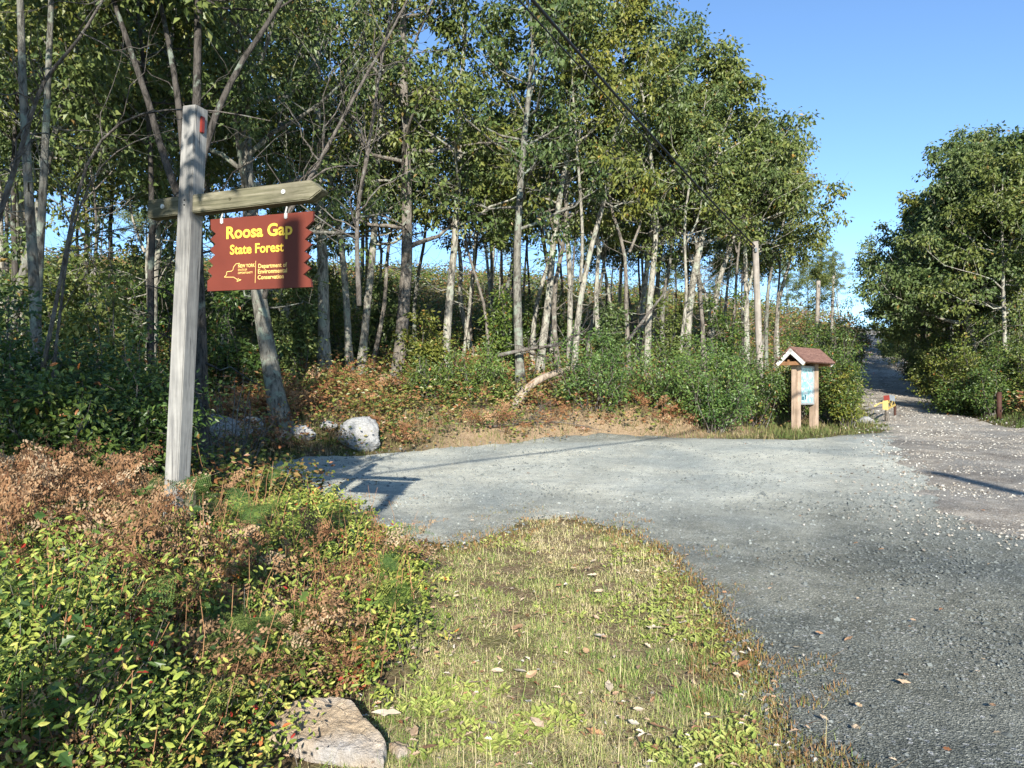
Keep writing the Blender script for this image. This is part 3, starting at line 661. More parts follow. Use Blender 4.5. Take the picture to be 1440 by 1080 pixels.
# crossbeam through the post
tb = (HY - 290) / F * DP + CH - p_bot[2]
pc = p_bot + axis_p * (tb / axis_p[2])
bU = nrm(U + np.array([0, 0, .012])); bZ = nrm(np.cross(bU, -NF)); bZ = bZ if bZ[2] > 0 else -bZ
def beam_pt(px):
    u = (px - CX) / F; return (u * pc[1] - pc[0]) / (bU[0] - u * bU[1])
l0, l1 = beam_pt(214), beam_pt(458)
hh, hw = .068, .05
prof = [(l0, -hh), (l1 - .10, -hh), (l1, -.01), (l1 - .09, hh), (l0, hh)]
bm = bmesh.new()
fr = [bm.verts.new((u, -hw, v)) for u, v in prof]; bk = [bm.verts.new((u, hw, v)) for u, v in prof]
bm.faces.new(fr); bm.faces.new(bk[::-1])
for i in range(5): bm.faces.new((fr[i], bk[i], bk[(i + 1) % 5], fr[(i + 1) % 5]))
bmesh.ops.recalc_face_normals(bm, faces=bm.faces[:]); bmesh.ops.bevel(bm, geom=bm.edges[:], offset=.007, segments=2, affect='EDGES')
g = Geo(); addbm(g, bm, (0, 0, 0))
beam = g.build('crossbeam', M['beam_wood'], sp)
from mathutils import Matrix
beam.matrix_local = Matrix(((bU[0], -NF[0], bZ[0], pc[0] - base_s[0]), (bU[1], -NF[1], bZ[1], pc[1] - base_s[1]), (bU[2], -NF[2], bZ[2], pc[2] - base_s[2]), (0, 0, 0, 1)))
M['steel'] = plain('galvanised steel', (.55, .55, .52), .45, .5, metallic=.3)
M['black'] = plain('black iron', (.02, .02, .02), .5)
for px in (236, 405, 330):
    u = beam_pt(px); g = Geo(); r_ = .017 if px != 330 else .012
    tube1(g, [(u, -hw - .007, 0.006), (u, -hw + .01, .006)], r_, 14); tube1(g, [(u, -hw - .013, .006), (u, -hw, .006)], r_ * .5, 6, .2)
    g.build('bolt', M['steel'] if px != 330 else M['beam_wood'], beam)
for dz in (.0, .035):
    g = Geo(); c = pc + axis_p * (.02 - dz * 1.6) - PYa * .063; c = pc + NF * .065 + axis_p * (.03 - dz)
    tube1(g, [c - NF * .01, c + NF * .004], .006, 8); g.build('nail', M['black'], sp, False, base_s)
g = Geo(); c = p_top - axis_p * .13 + PXa * .070
box(g, c, .010, .017, .06, PXa, PYa, axis_p, .004)
M['red'] = plain('red plastic', (.20, .025, .016), .45, .4)
g.build('reflector', M['red'], sp, False, base_s)
# stake at the foot
g = Geo(); bmx = bmesh.new()
x0, x1, z0 = .0, .10, -.5
vs = [(-.034, z0), (.034, z0), (.034, .22), (-.02, .33), (-.034, .31)]
f1 = [bmx.verts.new((u, -.02, v)) for u, v in vs]; f2 = [bmx.verts.new((u, .02, v)) for u, v in vs]
bmx.faces.new(f1); bmx.faces.new(f2[::-1])
for i in range(5): bmx.faces.new((f1[i], f2[i], f2[(i + 1) % 5], f1[(i + 1) % 5]))
bmesh.ops.recalc_face_normals(bmx, faces=bmx.faces[:])
c = p_bot + PXa * .10 - NF * .035
c[2] = W(0, 735, DP)[2]
addbm(g, bmx, c, PXa, PYa, axis_p)
g.build('stake', M['beam_wood'], sp, False, base_s)

# ------------------------------------------------------------------ hanging sign
def on_plane(px, py):
    u = (px - CX) / F; lam = (u * pc[1] - pc[0]) / (U[0] - u * U[1]); d = pc[1] + lam * U[1]
    return lam, CH + (HY - py) / F * d
sL, zTL = on_plane(297, 309); sR, zTR = on_plane(446, 297); sL2, zBL = on_plane(289, 409); sR2, zBR = on_plane(437, 405)
ztop, zbot = (zTL + zTR) / 2, (zBL + zBR) / 2
left, right = (sL + sL2) / 2, (sR + sR2) / 2
SW, SH = right - left, ztop - zbot
org = pc + U * ((left + right) / 2); org[2] = ztop
sgn = empty('forest_sign', org, 'rust red notched sign with yellow lettering hanging under the crossbeam', 'sign')
tilt = (zTR - zTL) / SW
def sv(u, v, off=0.0):           # u 0..1 left to right, v 0..1 downwards
    return U * ((u - .5) * SW) + ZU * (-(v) * SH + tilt * (u - .5) * SW) + NF * off
Lz = [(.03, 0), (.035, .14), (.085, .205), (.03, .275), (.08, .35), (.025, .42), (.075, .50), (.015, .575), (.06, .64), (.0, .715), (.05, .79), (.0, .855), (0, 1)]
Rz = [(1.0, 0), (.995, .13), (.93, .215), (.99, .275), (.925, .365), (.985, .44), (.92, .525), (.98, .595), (.915, .675), (.975, .75), (.91, .83), (.975, .90), (.985, 1)]
out = Lz[::-1] + Rz                       # counter-clockwise seen from the front
bm = bmesh.new(); th = .02
fr = [bm.verts.new(Vector(sv(u, v, th / 2))) for u, v in out]; bk = [bm.verts.new(Vector(sv(u, v, -th / 2))) for u, v in out]
bm.faces.new(fr); bm.faces.new(bk[::-1])
for i in range(len(out)): j = (i + 1) % len(out); bm.faces.new((fr[i], bk[i], bk[j], fr[j]))
bmesh.ops.recalc_face_normals(bm, faces=bm.faces[:])
g = Geo(); addbm(g, bm)
M['sign_red'] = plain('rust red paint', (.132, .028, .016), .55, .3, .12, 4, bstr=.05)
g.build('panel', M['sign_red'], sgn)
M['sign_yellow'] = plain('yellow paint', (.80, .52, .06), .5, .35, .06, 6, bstr=.03)
M['sign_cream'] = plain('pale yellow paint', (.78, .52, .16), .5, .35, .06, 6, bstr=.03)

def text_geo(g, s, u0, u1, vb, cap, bold, slope=0.0):
    cu = bpy.data.curves.new('t', 'FONT'); cu.body = s; cu.size = 1; cu.offset = bold; cu.extrude = 0; cu.resolution_u = 3
    ob = bpy.data.objects.new('t', cu); COL.objects.link(ob)
    dg = bpy.context.evaluated_depsgraph_get(); me = bpy.data.meshes.new_from_object(ob.evaluated_get(dg))
    V = np.array([v.co[:] for v in me.vertices]); me.calc_loop_triangles(); Tt = [list(t.vertices) for t in me.loop_triangles]
    x = V[:, 0]; x = (x - x.min()) / (x.max() - x.min()); y = V[:, 1] / .71
    P = np.array([sv(u0 + (u1 - u0) * a, vb - cap * b, th / 2 + .0025) for a, b in zip(x, y)])
    g.add(P, None, Tt); bpy.data.objects.remove(ob); bpy.data.curves.remove(cu); bpy.data.meshes.remove(me)
g = Geo()
text_geo(g, 'Roosa Gap', .19, .815, .285, .165, .026); text_geo(g, 'State Forest', .225, .735, .505, .13, .022)
g.build('title_lettering', M['sign_yellow'], sgn)
g = Geo()
text_geo(g, 'Department of', .498, .765, .715, .058, .016); text_geo(g, 'Environmental', .495, .765, .79, .058, .016); text_geo(g, 'Conservation', .492, .735, .868, .058, .016)
text_geo(g, 'NEW YORK', .305, .465, .695, .046, .02); text_geo(g, 'STATE OF', .303, .39, .74, .027, .014); text_geo(g, 'OPPORTUNITY', .302, .445, .782, .027, .014)
g.add([sv(.472, .615, th / 2 + .003), sv(.476, .615, th / 2 + .003), sv(.470, .915, th / 2 + .003), sv(.466, .915, th / 2 + .003)], [(3, 2, 1, 0)])
g.build('department_lettering', M['sign_cream'], sgn)
g = Geo()
ny = [(.32, .655), (.318, .635), (.285, .64), (.262, .68), (.255, .72), (.24, .738), (.198, .742), (.19, .765), (.196, .778), (.17, .815), (.262, .822), (.288, .848), (.302, .858), (.292, .885), (.335, .862), (.312, .858), (.305, .84)]
def stroke(pts, w):
    for (a0, b0), (a1, b1) in zip(pts[:-1], pts[1:]):
        du, dv = (a1 - a0) * SW, (b1 - b0) * SH; l = math.hypot(du, dv); ex, ey = -dv / l * w / SW, du / l * w / SH
        g.add([sv(a0 + ex, b0 + ey, th / 2 + .003), sv(a1 + ex, b1 + ey, th / 2 + .003), sv(a1 - ex, b1 - ey, th / 2 + .003), sv(a0 - ex, b0 - ey, th / 2 + .003)], [(0, 1, 2, 3)])
stroke(ny, .0022)
g.build('state_outline', M['sign_cream'], sgn)
for u in (.145, .755):
    g = Geo(); c = sv(u, .01)
    zb = pc[2] - .075 - org[2]
    tube1(g, [c + NF * .014 - ZU * .035, c + NF * .016 + ZU * .01, np.array([c[0], c[1], zb])], .006, 6); box(g, c + NF * .0125 - ZU * .012, .012, .004, .018, U, NF, ZU)
    g.build('hanger', M['steel'], sgn)

# ------------------------------------------------------------------ notice board
kx, ky = (1119.5 - CX) / F * 20.3, 20.3
kz = Hs(kx, ky); K0 = np.array([kx, ky, kz])
ang = math.radians(90 - 50); KA = np.array([math.cos(ang), math.sin(ang), 0]); KB = np.array([math.sin(ang), -math.cos(ang), 0])
kio = empty('notice_board', K0, 'roofed wooden notice board with a glazed map on two posts', 'notice board'); kio.scale = (.95, .95, .95)
M['cedar'] = wood_mat('new timber', [(.25, (.27, .19, .125)), (.5, (.42, .31, .225)), (.75, (.52, .40, .30))], (9, 9, .7), .15)
M['cedar_dark'] = wood_mat('brown timber', [(.25, (.20, .10, .05)), (.5, (.32, .17, .085)), (.75, (.42, .24, .13))], (3, 3, 3), .15)
M['white_wood'] = plain('grey white board', (.62, .60, .56), .6)
def shingle_mat():
    m, nt = mat('red brown shingles'); v = coords(nt, 'Object')
    br = nd(nt, 'ShaderNodeTexBrick'); br.inputs['Scale'].default_value = 6; br.inputs['Color1'].default_value = (.17, .095, .075, 1); br.inputs['Color2'].default_value = (.25, .145, .11, 1); br.inputs['Mortar'].default_value = (.11, .05, .04, 1)
    br.inputs['Mortar Size'].default_value = .025
    nt.links.new(v, br.inputs['Vector']); n = noi(nt, v, 30, 4)
    return finish(m, nt, mixc(nt, 1.0, br.outputs[0], ramp(nt, n, [(.3, (.75, .75, .75)), (.7, (1.15, 1.15, 1.15))]), 'MULTIPLY'), .9, .15, br.outputs['Fac'], .5, .01)
M['shingle'] = shingle_mat()
SPN = 1.02
for s in (0, SPN):
    g = Geo(); box(g, KA * s + ZU * .93, .10, .10, 1.03, KA, KB, ZU, .012); g.build('post', M['cedar'], kio)
mid = KA * SPN / 2
g = Geo(); box(g, mid + ZU * 1.31, .385, .03, .56, KA, KB, ZU, .006); g.build('back_panel', M['cedar'], kio)
g = Geo()
for s in (-1, 1): box(g, mid + KA * s * .365 + KB * .055 + ZU * 1.31, .025, .028, .565, KA, KB, ZU, .005)
for s in (-1, 1): box(g, mid + KB * .055 + ZU * (1.31 + s * .54), .34, .028, .025, KA, KB, ZU, .005)
M['alu'] = plain('grey metal frame', (.42, .42, .41), .45, .5, metallic=.4)
fr_o = g.build('display_frame', M['alu'], kio)
def map_mat():
    m, nt = mat('printed map'); v = coords(nt, 'Object'); s = nd(nt, 'ShaderNodeSeparateXYZ'); nt.links.new(v, s.inputs[0])
    n = noi(nt, v, 5, 4, .6, .8); n2 = noi(nt, v, 14, 3)
    c = ramp(nt, n, [(.38, (.62, .68, .68)), (.48, (.42, .64, .66)), (.56, (.16, .42, .42)), (.64, (.5, .66, .60))])
    c = mixc(nt, ramp(nt, s.outputs[2], [(.80, (1, 1, 1)), (.86, (0, 0, 0))]), c, mixc(nt, n2, (.12, .30, .34), (.50, .66, .66)))
    c = mixc(nt, ramp(nt, s.outputs[2], [(.98, (0, 0, 0)), (.99, (1, 1, 1))]), c, c)
    return finish(m, nt, c, .5, .3)
g = Geo(); box(g, mid + KB * .036 + ZU * 1.31, .34, .004, .51, KA, KB, ZU); g.build('map_sheet', map_mat(), kio)
g = Geo(); box(g, mid + KB * .0425 + KA * -.2 + ZU * .93, .07, .002, .05, KA, KB, ZU); box(g, mid + KB * .0425 + KA * -.06 + ZU * .96, .04, .002, .07, KA, KB, ZU); g.build('map_inset', plain('dark map ink', (.05, .16, .2), .5), kio)
m, nt = mat('clear pane'); gl_ = nd(nt, 'ShaderNodeBsdfGlass', i_Roughness=.02); tr = nd(nt, 'ShaderNodeBsdfTransparent'); mx = nd(nt, 'ShaderNodeMixShader'); gs = nd(nt, 'ShaderNodeBsdfGlossy', i_Roughness=.05)
mx.inputs[0].default_value = .06; nt.links.new(tr.outputs[0], mx.inputs[1]); nt.links.new(gs.outputs[0], mx.inputs[2]); nt.nodes.remove(gl_); nt.links.new(mx.outputs[0], nd(nt, 'ShaderNodeOutputMaterial').inputs[0])
g = Geo(); box(g, mid + KB * .066 + ZU * 1.31, .338, .003, .513, KA, KB, ZU); g.build('glass_pane', m, kio)
ov, hwid, eave, rise = .33, .44, 1.96, .40
rl = SPN / 2 + ov
sl = math.atan2(rise, hwid)
rf = None
for s in (-1, 1):
    dn = KB * s * math.cos(sl) - ZU * math.sin(sl); up = KB * s * math.sin(sl) + ZU * math.cos(sl); ln = math.hypot(hwid, rise) + .06
    ob_g = Geo(); box(ob_g, (0, 0, 0), rl, ln / 2, .02, (1, 0, 0), (0, 1, 0), (0, 0, 1), .004)
    for kk in range(7): box(ob_g, (0, -ln / 2 + (kk + .55) * ln / 7, .022), rl + .004, ln / 14 * .98, .005, (1, 0, 0), nrm(np.array([0, 1, -.07])), nrm(np.array([0, .07, 1])))
    o = ob_g.build('roof', M['shingle'], kio)
    c = mid + ZU * (eave + rise + .03) + dn * (ln / 2 - .005)
    o.matrix_local = Matrix(((KA[0], dn[0], up[0], c[0]), (KA[1], dn[1], up[1], c[1]), (KA[2], dn[2], up[2], c[2]), (0, 0, 0, 1)))
    for e in (-1, 1):
        g = Geo(); box(g, c + KA * e * (rl - .02) - up * .08, .018, ln / 2 - .012, .055, KA, dn, up, .003); g.build('barge_board', M['white_wood'], kio)
for e in (-1, 1):
    g = Geo(); box(g, mid + KA * e * (rl - .10) + ZU * (eave - .03), .045, hwid - .06, .055, KA, KB, ZU, .006); g.build('tie_beam', M['cedar_dark'], kio)
for s in (-1, 1):
    g = Geo(); box(g, mid + KB * s * .14 + ZU * (eave - .055 + .09), rl - .15, .03, .05, KA, KB, ZU, .004); g.build('side_beam', M['cedar_dark'], kio)
    g = Geo(); box(g, mid + KB * s * (hwid - .10) + ZU * (eave + .075), rl - .04, .022, .04, KA, KB, ZU, .004); g.build('purlin', M['cedar_dark'], kio)

# ------------------------------------------------------------------ yellow gate, brown post
gx, gy = (1247 - CX) / F * 23.2, 23.2; gz = Hs(gx, gy)
M['yellow'] = plain('yellow gate paint', (.50, .37, .12), .6, .3)
M['grey_plate'] = plain('grey plate', (.13, .15, .17), .5, .3)
M['rust'] = plain('brown painted steel', (.06, .028, .02), .7, .2, .3)
gate = empty('road_gate', (gx, gy, gz), 'yellow truss road gate swung open beside the dirt road', 'gate'); gate.scale = (.84, .84, .86)
RD = nrm(np.array([.63, 1, .05])); RN = nrm(np.cross(RD, ZU))
g = Geo(); tube1(g, [(0, 0, -.2), (0, 0, .42)], .075, 10); g.build('post', M['bark_grey'], gate)
g = Geo(); tube1(g, [np.array([-.10, .02, .70]), np.array([-.24, .05, .68]), np.array([-.42, .10, .56])], [.02, .025, .035], 8); g.build('latch_bar', M['yellow'], gate)
g = Geo(); tube1(g, [RD * 3.25 + ZU * -.3, RD * 3.25 + ZU * .46], .05, 12); g.build('hinge_post', M['rust'], gate)
g = Geo()
for z in (.46, .76): box(g, RD * 1.6 + ZU * z, .032, 1.62, .032, RN, RD, ZU, .004)
box(g, ZU * .61 - RD * .0, .05, .03, .185, RN, RD, ZU, .004)
for k in range(4):
    a0 = RD * (.05 + k * .78); a1 = RD * (.05 + (k + 1) * .78)
    z0, z1 = (.48, .74) if k % 2 == 0 else (.74, .48); tube1(g, [a0 + ZU * z0, a1 + ZU * z1], .02, 6)
g.build('arm', M['yellow'], gate)
g = Geo(); box(g, ZU * .61 - RD * .045 - RN * .06, .075, .008, .16, RN, RD, ZU, .002); g.build('end_plate', M['yellow'], gate)
g = Geo(); box(g, ZU * .88 - RD * .05 - RN * .0, .10, .006, .085, nrm(RN + ZU * .12), RD, nrm(ZU - RN * .12), .002); g.build('reflector', M['red'], gate)
g = Geo(); box(g, ZU * .86 + RN * .17 + RD * .12, .10, .006, .10, nrm(RN + RD * .5 - ZU * .3), RD, ZU, .002); g.build('back_plate', M['grey_plate'], gate)
bx, by = (1405 - CX) / F * 23.6, 23.6; bz = Hs(bx, by)
bp = empty('gate_post', (bx, by, bz), 'rusty brown steel post in the verge right of the road', 'post')
g = Geo(); tube1(g, [(0, 0, -.2), (0, 0, .86)], .075, 14); g.build('shaft', M['rust'], bp, True)
g = Geo(); tube1(g, [(0, 0, .862), (0, 0, .885), (0, 0, .90)], [.082, .078, .04], 14); g.build('cap', M['rust'], bp, True)

# ------------------------------------------------------------------ utility poles and wires
M['pole'] = wood_mat('pole timber', [(.25, (.17, .15, .125)), (.5, (.30, .265, .225)), (.75, (.42, .38, .33))], (16, 16, .5), .3)
def pole(px_t, py_t, px_b, d, r, label, py_b=None):
    x = (px_b - CX) / F * d; b = np.array([x, d, Hs(x, d)]); t = W(px_t, py_t, d)
    o = empty('utility_pole', b, label, 'utility pole')
    g = Geo(); n = 8; pts = np.linspace(b - ZU * .5, t, n); tube1(g, pts, np.linspace(r * 1.15, r * .9, n), 12); g.build('shaft', M['pole'], o, True, b)
    g = Geo(); tube1(g, [t - ZU * .35 + np.array([-.02, -r - .02, 0]), t - ZU * .22 + np.array([-.02, -r - .02, 0])], .035, 8); g.build('insulator', M['grey_plate'], o, False, b)
    return t
t1 = pole(1062, 340, 1071, 23.6, .105, 'weathered grey utility pole, nearest and tallest in view, above the notice board')
t2 = pole(1151, 395, 1147, 40, .12, 'shorter brown utility pole farther up the left side of the road')
t3 = pole(1172, 388, 1169, 52, .10, 'thin utility pole farthest up, half hidden by trees near the crest')
px_, py_ = 7.15, -6.2
t4 = None
def free_pole(x, y, h, r, label):
    b = np.array([x, y, Hs(x, y)]); o = empty('utility_pole', b, label, 'utility pole')
    g = Geo(); tube1(g, np.linspace(b - ZU * .5, b + ZU * h, 8), np.linspace(r * 1.2, r * .9, 8), 12); g.build('shaft', M['pole'], o, True, b)
    return b + ZU * h
t4 = free_pole(7.3, -5.6, 8.2, .15, 'utility pole behind the view whose shadow falls on the road')
M['wire'] = plain('black cable', (.012, .012, .014), .5, .3)
def wire(label, a_, b_, sag, r=.012, twist=False):
    t = np.linspace(0, 1, 40); P = a_[None] * (1 - t)[:, None] + b_[None] * t[:, None]; P[:, 2] -= sag * 4 * t * (1 - t)
    g = Geo(); tube1(g, P, r, 6); tag(g.build('overhead_wire', M['wire'], None, True), label, 'wire')
wa = W(752, -6, 9.5); wv = wa - t1
far_end = t1 + wv * 1.9
wire('thick upper black cable slanting down through the tree crowns to the pole', far_end + np.array([0, 0, .5]), t1 - ZU * .15, .28, .024)
wire('thin lower black cable running close beneath the thick one', far_end + np.array([-.12, 0, .42]), t1 - ZU * .26, .31, .012)
# out of view overhead; its shadow crosses the lot
wire('wire above the view that draws the thin shadow across the lot', np.array([-24.2, -26.6, 6.7]), np.array([16.0, 17.4, 6.8]), .25, .034)

# ------------------------------------------------------------------ rocks, log
def rock_mat(name, a_, b_, stain):
    m, nt = mat(name); v = coords(nt); n = noi(nt, v, 5, 7, .65, .5); n2 = noi(nt, v, 2.0, 4)
    n3 = noi(nt, coords(nt, 'Object', (1, 1, 3)), 14, 5, .6)
    c = ramp(nt, n, [(.32, a_), (.6, b_)]); c = mixc(nt, ramp(nt, n2, [(.48, (0, 0, 0)), (.66, (1, 1, 1))]), c, stain)
    c = mixc(nt, ramp(nt, n3, [(.28, (.4, .4, .4)), (.42, (0, 0, 0))]), c, tuple(x * .5 for x in a_))
    c = mixc(nt, 1.0, c, ramp(nt, noi(nt, v, 30, 6, .7), [(.3, (.72, .72, .72)), (.7, (1.15, 1.15, 1.15))]), 'MULTIPLY')
    fine = noi(nt, v, 26, 8, .72); hs = nd(nt, 'ShaderNodeMath', operation='ADD'); nt.links.new(n, hs.inputs[0]); nt.links.new(fine, hs.inputs[1])
    return finish(m, nt, c, .9, .15, hs.outputs[0], .9, .05)
M['rock'] = rock_mat('white boulder', (.28, .28, .275), (.43, .43, .42), (.35, .34, .325))
M['tan_rock'] = rock_mat('tan stone', (.42, .31, .20), (.62, .49, .34), (.48, .45, .42))
def rock(name, label, c, size, seed, mt, cuts=9, rz=0.0, flat=None, rough=1.0):
    random.seed(seed); bm = bmesh.new(); bmesh.ops.create_icosphere(bm, subdivisions=6, radius=1)
    planes = []
    for _ in range(cuts):
        v = Vector((random.gauss(0, 1), random.gauss(0, 1), random.gauss(0, .8))).normalized(); planes.append((v, random.uniform(.62, .9)))
    if flat: planes.append((Vector(flat).normalized(), .42))
    for v in bm.verts:
        p = v.co.copy()
        for n_, d_ in planes:
            k = p.dot(n_) - d_
            if k > 0: p -= n_ * k
        q = p * 1.6 + Vector((seed, 0, 0))
        p += p.normalized() * rough * (.09 * mnoise.noise(q) + .045 * mnoise.noise(q * 3) + .02 * mnoise.noise(q * 8) - .05 * abs(mnoise.noise(q * 2.2 + Vector((5, 1, 2)))) + .012 * mnoise.noise(q * 18) + .02 * (((p.z * .8 + p.x * .5 + .25 * mnoise.noise(q * 1.5)) * 5) % 1.0) ** 3)
        v.co = Vector((p.x * size[0], p.y * size[1], p.z * size[2]))
    g = Geo(); cz, sz = math.cos(rz), math.sin(rz)
    addbm(g, bm, (0, 0, 0), (cz, sz, 0), (-sz, cz, 0)); o = g.build(name, mt, None, True); o.location = c
    return tag(o, label, 'rock')
def rock_px(label, px, py_b, wpx, hpx, seed, mt='rock', dy=0, name='boulder', d=None, **kw):
    if d is None: p = at(px, py_b); d = p[1] + .1
    x = (px - CX) / F * d; z = Hs(x, d)
    w = wpx / F * d / 2; h = hpx / F * d
    return rock(name, label, (x, d, z + h * .36), (w * 1.12, w * .85, h * .74), seed, M[mt], **kw)
rock_px('white round boulder at the left corner of the gravel lot', 506, 631, 56, 38, 3)
rock_px('largest pale boulder, half hidden by twigs behind the sign post', 318, 630, 66, 40, 8)
rock_px('pale flat boulder touching the right side of the largest one', 351, 614, 34, 20, 9)
rock_px('low white stone between the two big boulders', 425, 622, 38, 16, 12)
rock_px('small brown stone leaning on the low white stone', 398, 623, 24, 12, 13, mt='tan_rock')
rock_px('small grey stone behind the boulders in the shade', 462, 606, 24, 11, 14)
rock_px('pale stone near the foot of the yellow gate', 1219, 596, 22, 9, 15)
fp = at(452, 1050)
def slab(name, label, top, zh, seed, mt):
    z0 = fp[2]; c = np.mean(top, axis=0)
    def pl(px, py, h): d = (CH - h) / ((py - HY) / F); return np.array([(px - CX) / F * d, d, h])
    T_ = [pl(px, py, z0 + zh * k) for px, py, k in top]; cc = np.mean(T_, axis=0); org_ = np.array([cc[0], cc[1], z0])
    bm = bmesh.new(); up = [bm.verts.new(Vector(p - org_)) for p in T_]
    lo = [bm.verts.new(Vector(np.array([(p[0] - cc[0]) * 1.07, (p[1] - cc[1]) * 1.05 - .01, -.12]))) for p in T_]
    n = len(up); bm.faces.new(up); bm.faces.new(lo[::-1])
    for i in range(n): bm.faces.new((up[i], lo[i], lo[(i + 1) % n], up[(i + 1) % n]))
    bmesh.ops.recalc_face_normals(bm, faces=bm.faces[:]); bmesh.ops.triangulate(bm, faces=bm.faces[:])
    for _ in range(6):
        L_ = [e for e in bm.edges if e.calc_length() > .022]
        if not L_: break
        bmesh.ops.subdivide_edges(bm, edges=L_, cuts=1); bmesh.ops.triangulate(bm, faces=bm.faces[:])
    for _ in range(2): bmesh.ops.smooth_vert(bm, verts=bm.verts[:], factor=.35, use_axis_x=True, use_axis_y=True, use_axis_z=True)
    for v in bm.verts:
        q = v.co * 5 + Vector((seed, 0, 0)); st = (v.co.x * .5 + v.co.y * .9 + .05 * mnoise.noise(q)) * 9
        v.co.z += .022 * mnoise.noise(q) + .012 * mnoise.noise(q * 3) + .006 * mnoise.noise(q * 9) + .014 * ((st % 1.0) - .5)
        v.co.y += .012 * mnoise.noise(q * 2.3); v.co.x += .010 * mnoise.noise(q * 2.9)
    g = Geo(); addbm(g, bm); o = g.build(name, mt, None, False); o.location = org_; return tag(o, label, 'rock')
slab('flat_rock', 'large flat tan rock with bluish grey top in the foreground grass', [(372, 1030, .62), (392, 1004, .9), (425, 983, 1.1), (470, 976, 1.15), (497, 986, 1.05), (516, 1008, .95), (543, 1040, .75), (538, 1066, .5), (488, 1056, .55), (430, 1046, .6), (392, 1040, .5)], .125, 3, M['tan_rock'])
slab('flat_rock', 'small brown stone touching the right side of the large flat rock', [(545, 1048, .5), (556, 1040, .6), (575, 1044, .6), (578, 1056, .4), (560, 1062, .4)], .06, 9, M['tan_rock'])
lp = at(545, 1022)
# bent broken log
P0 = at(722, 572); d0 = P0[1] - .25
lg = empty('broken_log', W(724, 566, d0), 'bent bare broken log arching out of the soil bank', 'log')
g = Geo(); o_ = np.array(lg.location)
pts = resample([W(722, 574, d0), W(735, 551, d0), W(752, 536, d0), W(770, 528, d0 + .3), W(800, 519, d0 + .7), W(830, 512, d0 + 1.2)], 14)
tube1(g, pts, np.linspace(.115, .06, 14), 9); g.build('stem', bark_mat('bare log', (.36, .29, .22), (.18, .14, .10), (.42, .38, .32), .2), lg, True, o_)
g = Geo(); r = np.random.default_rng(5); S, tt_ = along(pts[None], np.zeros(6, int), .4 + .6 * r.random(6)); Bq = branches(r, S, nrm(tt_ + r.normal(0, .7, S.shape)), .8, 5, -.1, .08)
tubes(g, Bq, np.full((6, 1), .014) * np.linspace(1, .3, 5)[None], 4); g.build('twigs', M['bark_dead'], lg, True, o_)
# leaning dead pole among the trunks
def dead_wood(name, label, pts, r0, r1, nb, seed, blen, bark='bark_dead', cat='dead tree', up=.1, sub=4):
    r = np.random.default_rng(seed); p = resample(pts, 16); o = empty(name, p[0], label, cat); n = len(p)
    g = Geo(); tube1(g, p, np.linspace(r0, r1, n), 8); g.build('trunk', M[bark], o, True, p[0])
    if nb:
        t = .2 + .78 * r.random(nb); S, tg = along(p[None], np.zeros(nb, int), t)
        B = branches(r, S, nrm(tg * .7 + r.normal(0, .55, S.shape)), blen * (.5 + .8 * r.random(nb)), 7, up, .05)
        rb = (r0 + (r1 - r0) * t) * .5
        g = Geo(); tubes(g, B, rb[:, None] * np.linspace(1, .25, 7)[None], 5)
        i = np.repeat(np.arange(nb), sub); S2, t2 = along(B, i, .2 + .8 * r.random(len(i)))
        C = branches(r, S2, nrm(t2 + r.normal(0, .5, S2.shape)), blen * .4 * (.4 + r.random(len(i))), 5, .05, .07)
        tubes(g, C, np.maximum(rb[i] * .35, .0025)[:, None] * np.linspace(1, .3, 5)[None], 3)
        g.build('branches', M[bark], o, True, p[0])
    return o
dead_wood('dead_pole', 'bare dead stem leaning right among the trunks above the laurel', [W(884, 478, 23), W(905, 450, 23), W(932, 415, 23.2)], .06, .03, 2, 1, .5)
dead_wood('dead_sapling', 'bare grey dead sapling with bent branches rising over the sign', [W(372, 420, 7.6), W(385, 330, 7.6), W(425, 270, 7.5), W(470, 190, 7.4), W(512, 110, 7.3), W(560, 30, 7.2), W(600, -60, 7.1)], .028, .008, 14, 2, 1.0)
dead_wood('dead_sapling', 'bare crooked dead sapling arching left of the sign post', [W(60, 520, 7.2), W(92, 360, 7.2), W(108, 270, 7.2), W(128, 200, 7.1), W(170, 165, 7), W(225, 152, 6.8), W(300, 153, 6.6), W(380, 170, 6.4)], .022, .004, 9, 3, .8)
dead_wood('dead_sapling', 'thin dead stem curving to the post from the left edge thicket', [W(70, 560, 7.6), W(98, 330, 7.5), W(130, 240, 7.4), W(175, 200, 7.3), W(245, 182, 7.2)], .017, .004, 6, 4, .6)
dead_wood('dead_sapling', 'bare dark stem leaning up to the top of the picture at left', [W(-10, 330, 8), W(20, 240, 8), W(60, 110, 7.9), W(110, 60, 7.8), W(150, -10, 7.7)], .03, .012, 10, 5, 1.0)
dead_wood('dead_sapling', 'grey dead stems tangled left of the tall grey brown trunk', [W(505, 430, 14), W(500, 300, 14), W(520, 200, 13.8), W(535, 90, 13.6), W(560, -30, 13.5)], .05, .015, 20, 6, 1.6)
dead_wood('fallen_branch', 'pile of dry sticks lying at the back edge of the lot', [at(690, 606) + ZU * .08, at(735, 603) + ZU * .12, at(790, 600) + ZU * .10, at(830, 604) + ZU * .05], .02, .008, 26, 7, .9, cat='branch', up=.0)
dead_wood('fallen_branch', 'grey fallen limbs caught at the foot of the green grey trunk', [W(700, 500, 20.2), W(745, 490, 20), W(778, 487, 19.8), W(815, 470, 19.8)], .06, .02, 22, 8, 1.1, cat='branch', up=.05)
dead_wood('dead_tree', 'bare dead trunk behind the view whose shadow falls on the sign', [(-1.42, -2.5, -.4), (-1.43, -2.5, 3.0), (-1.42, -2.5, 6.11)], .095, .085, 0, 9, .5)

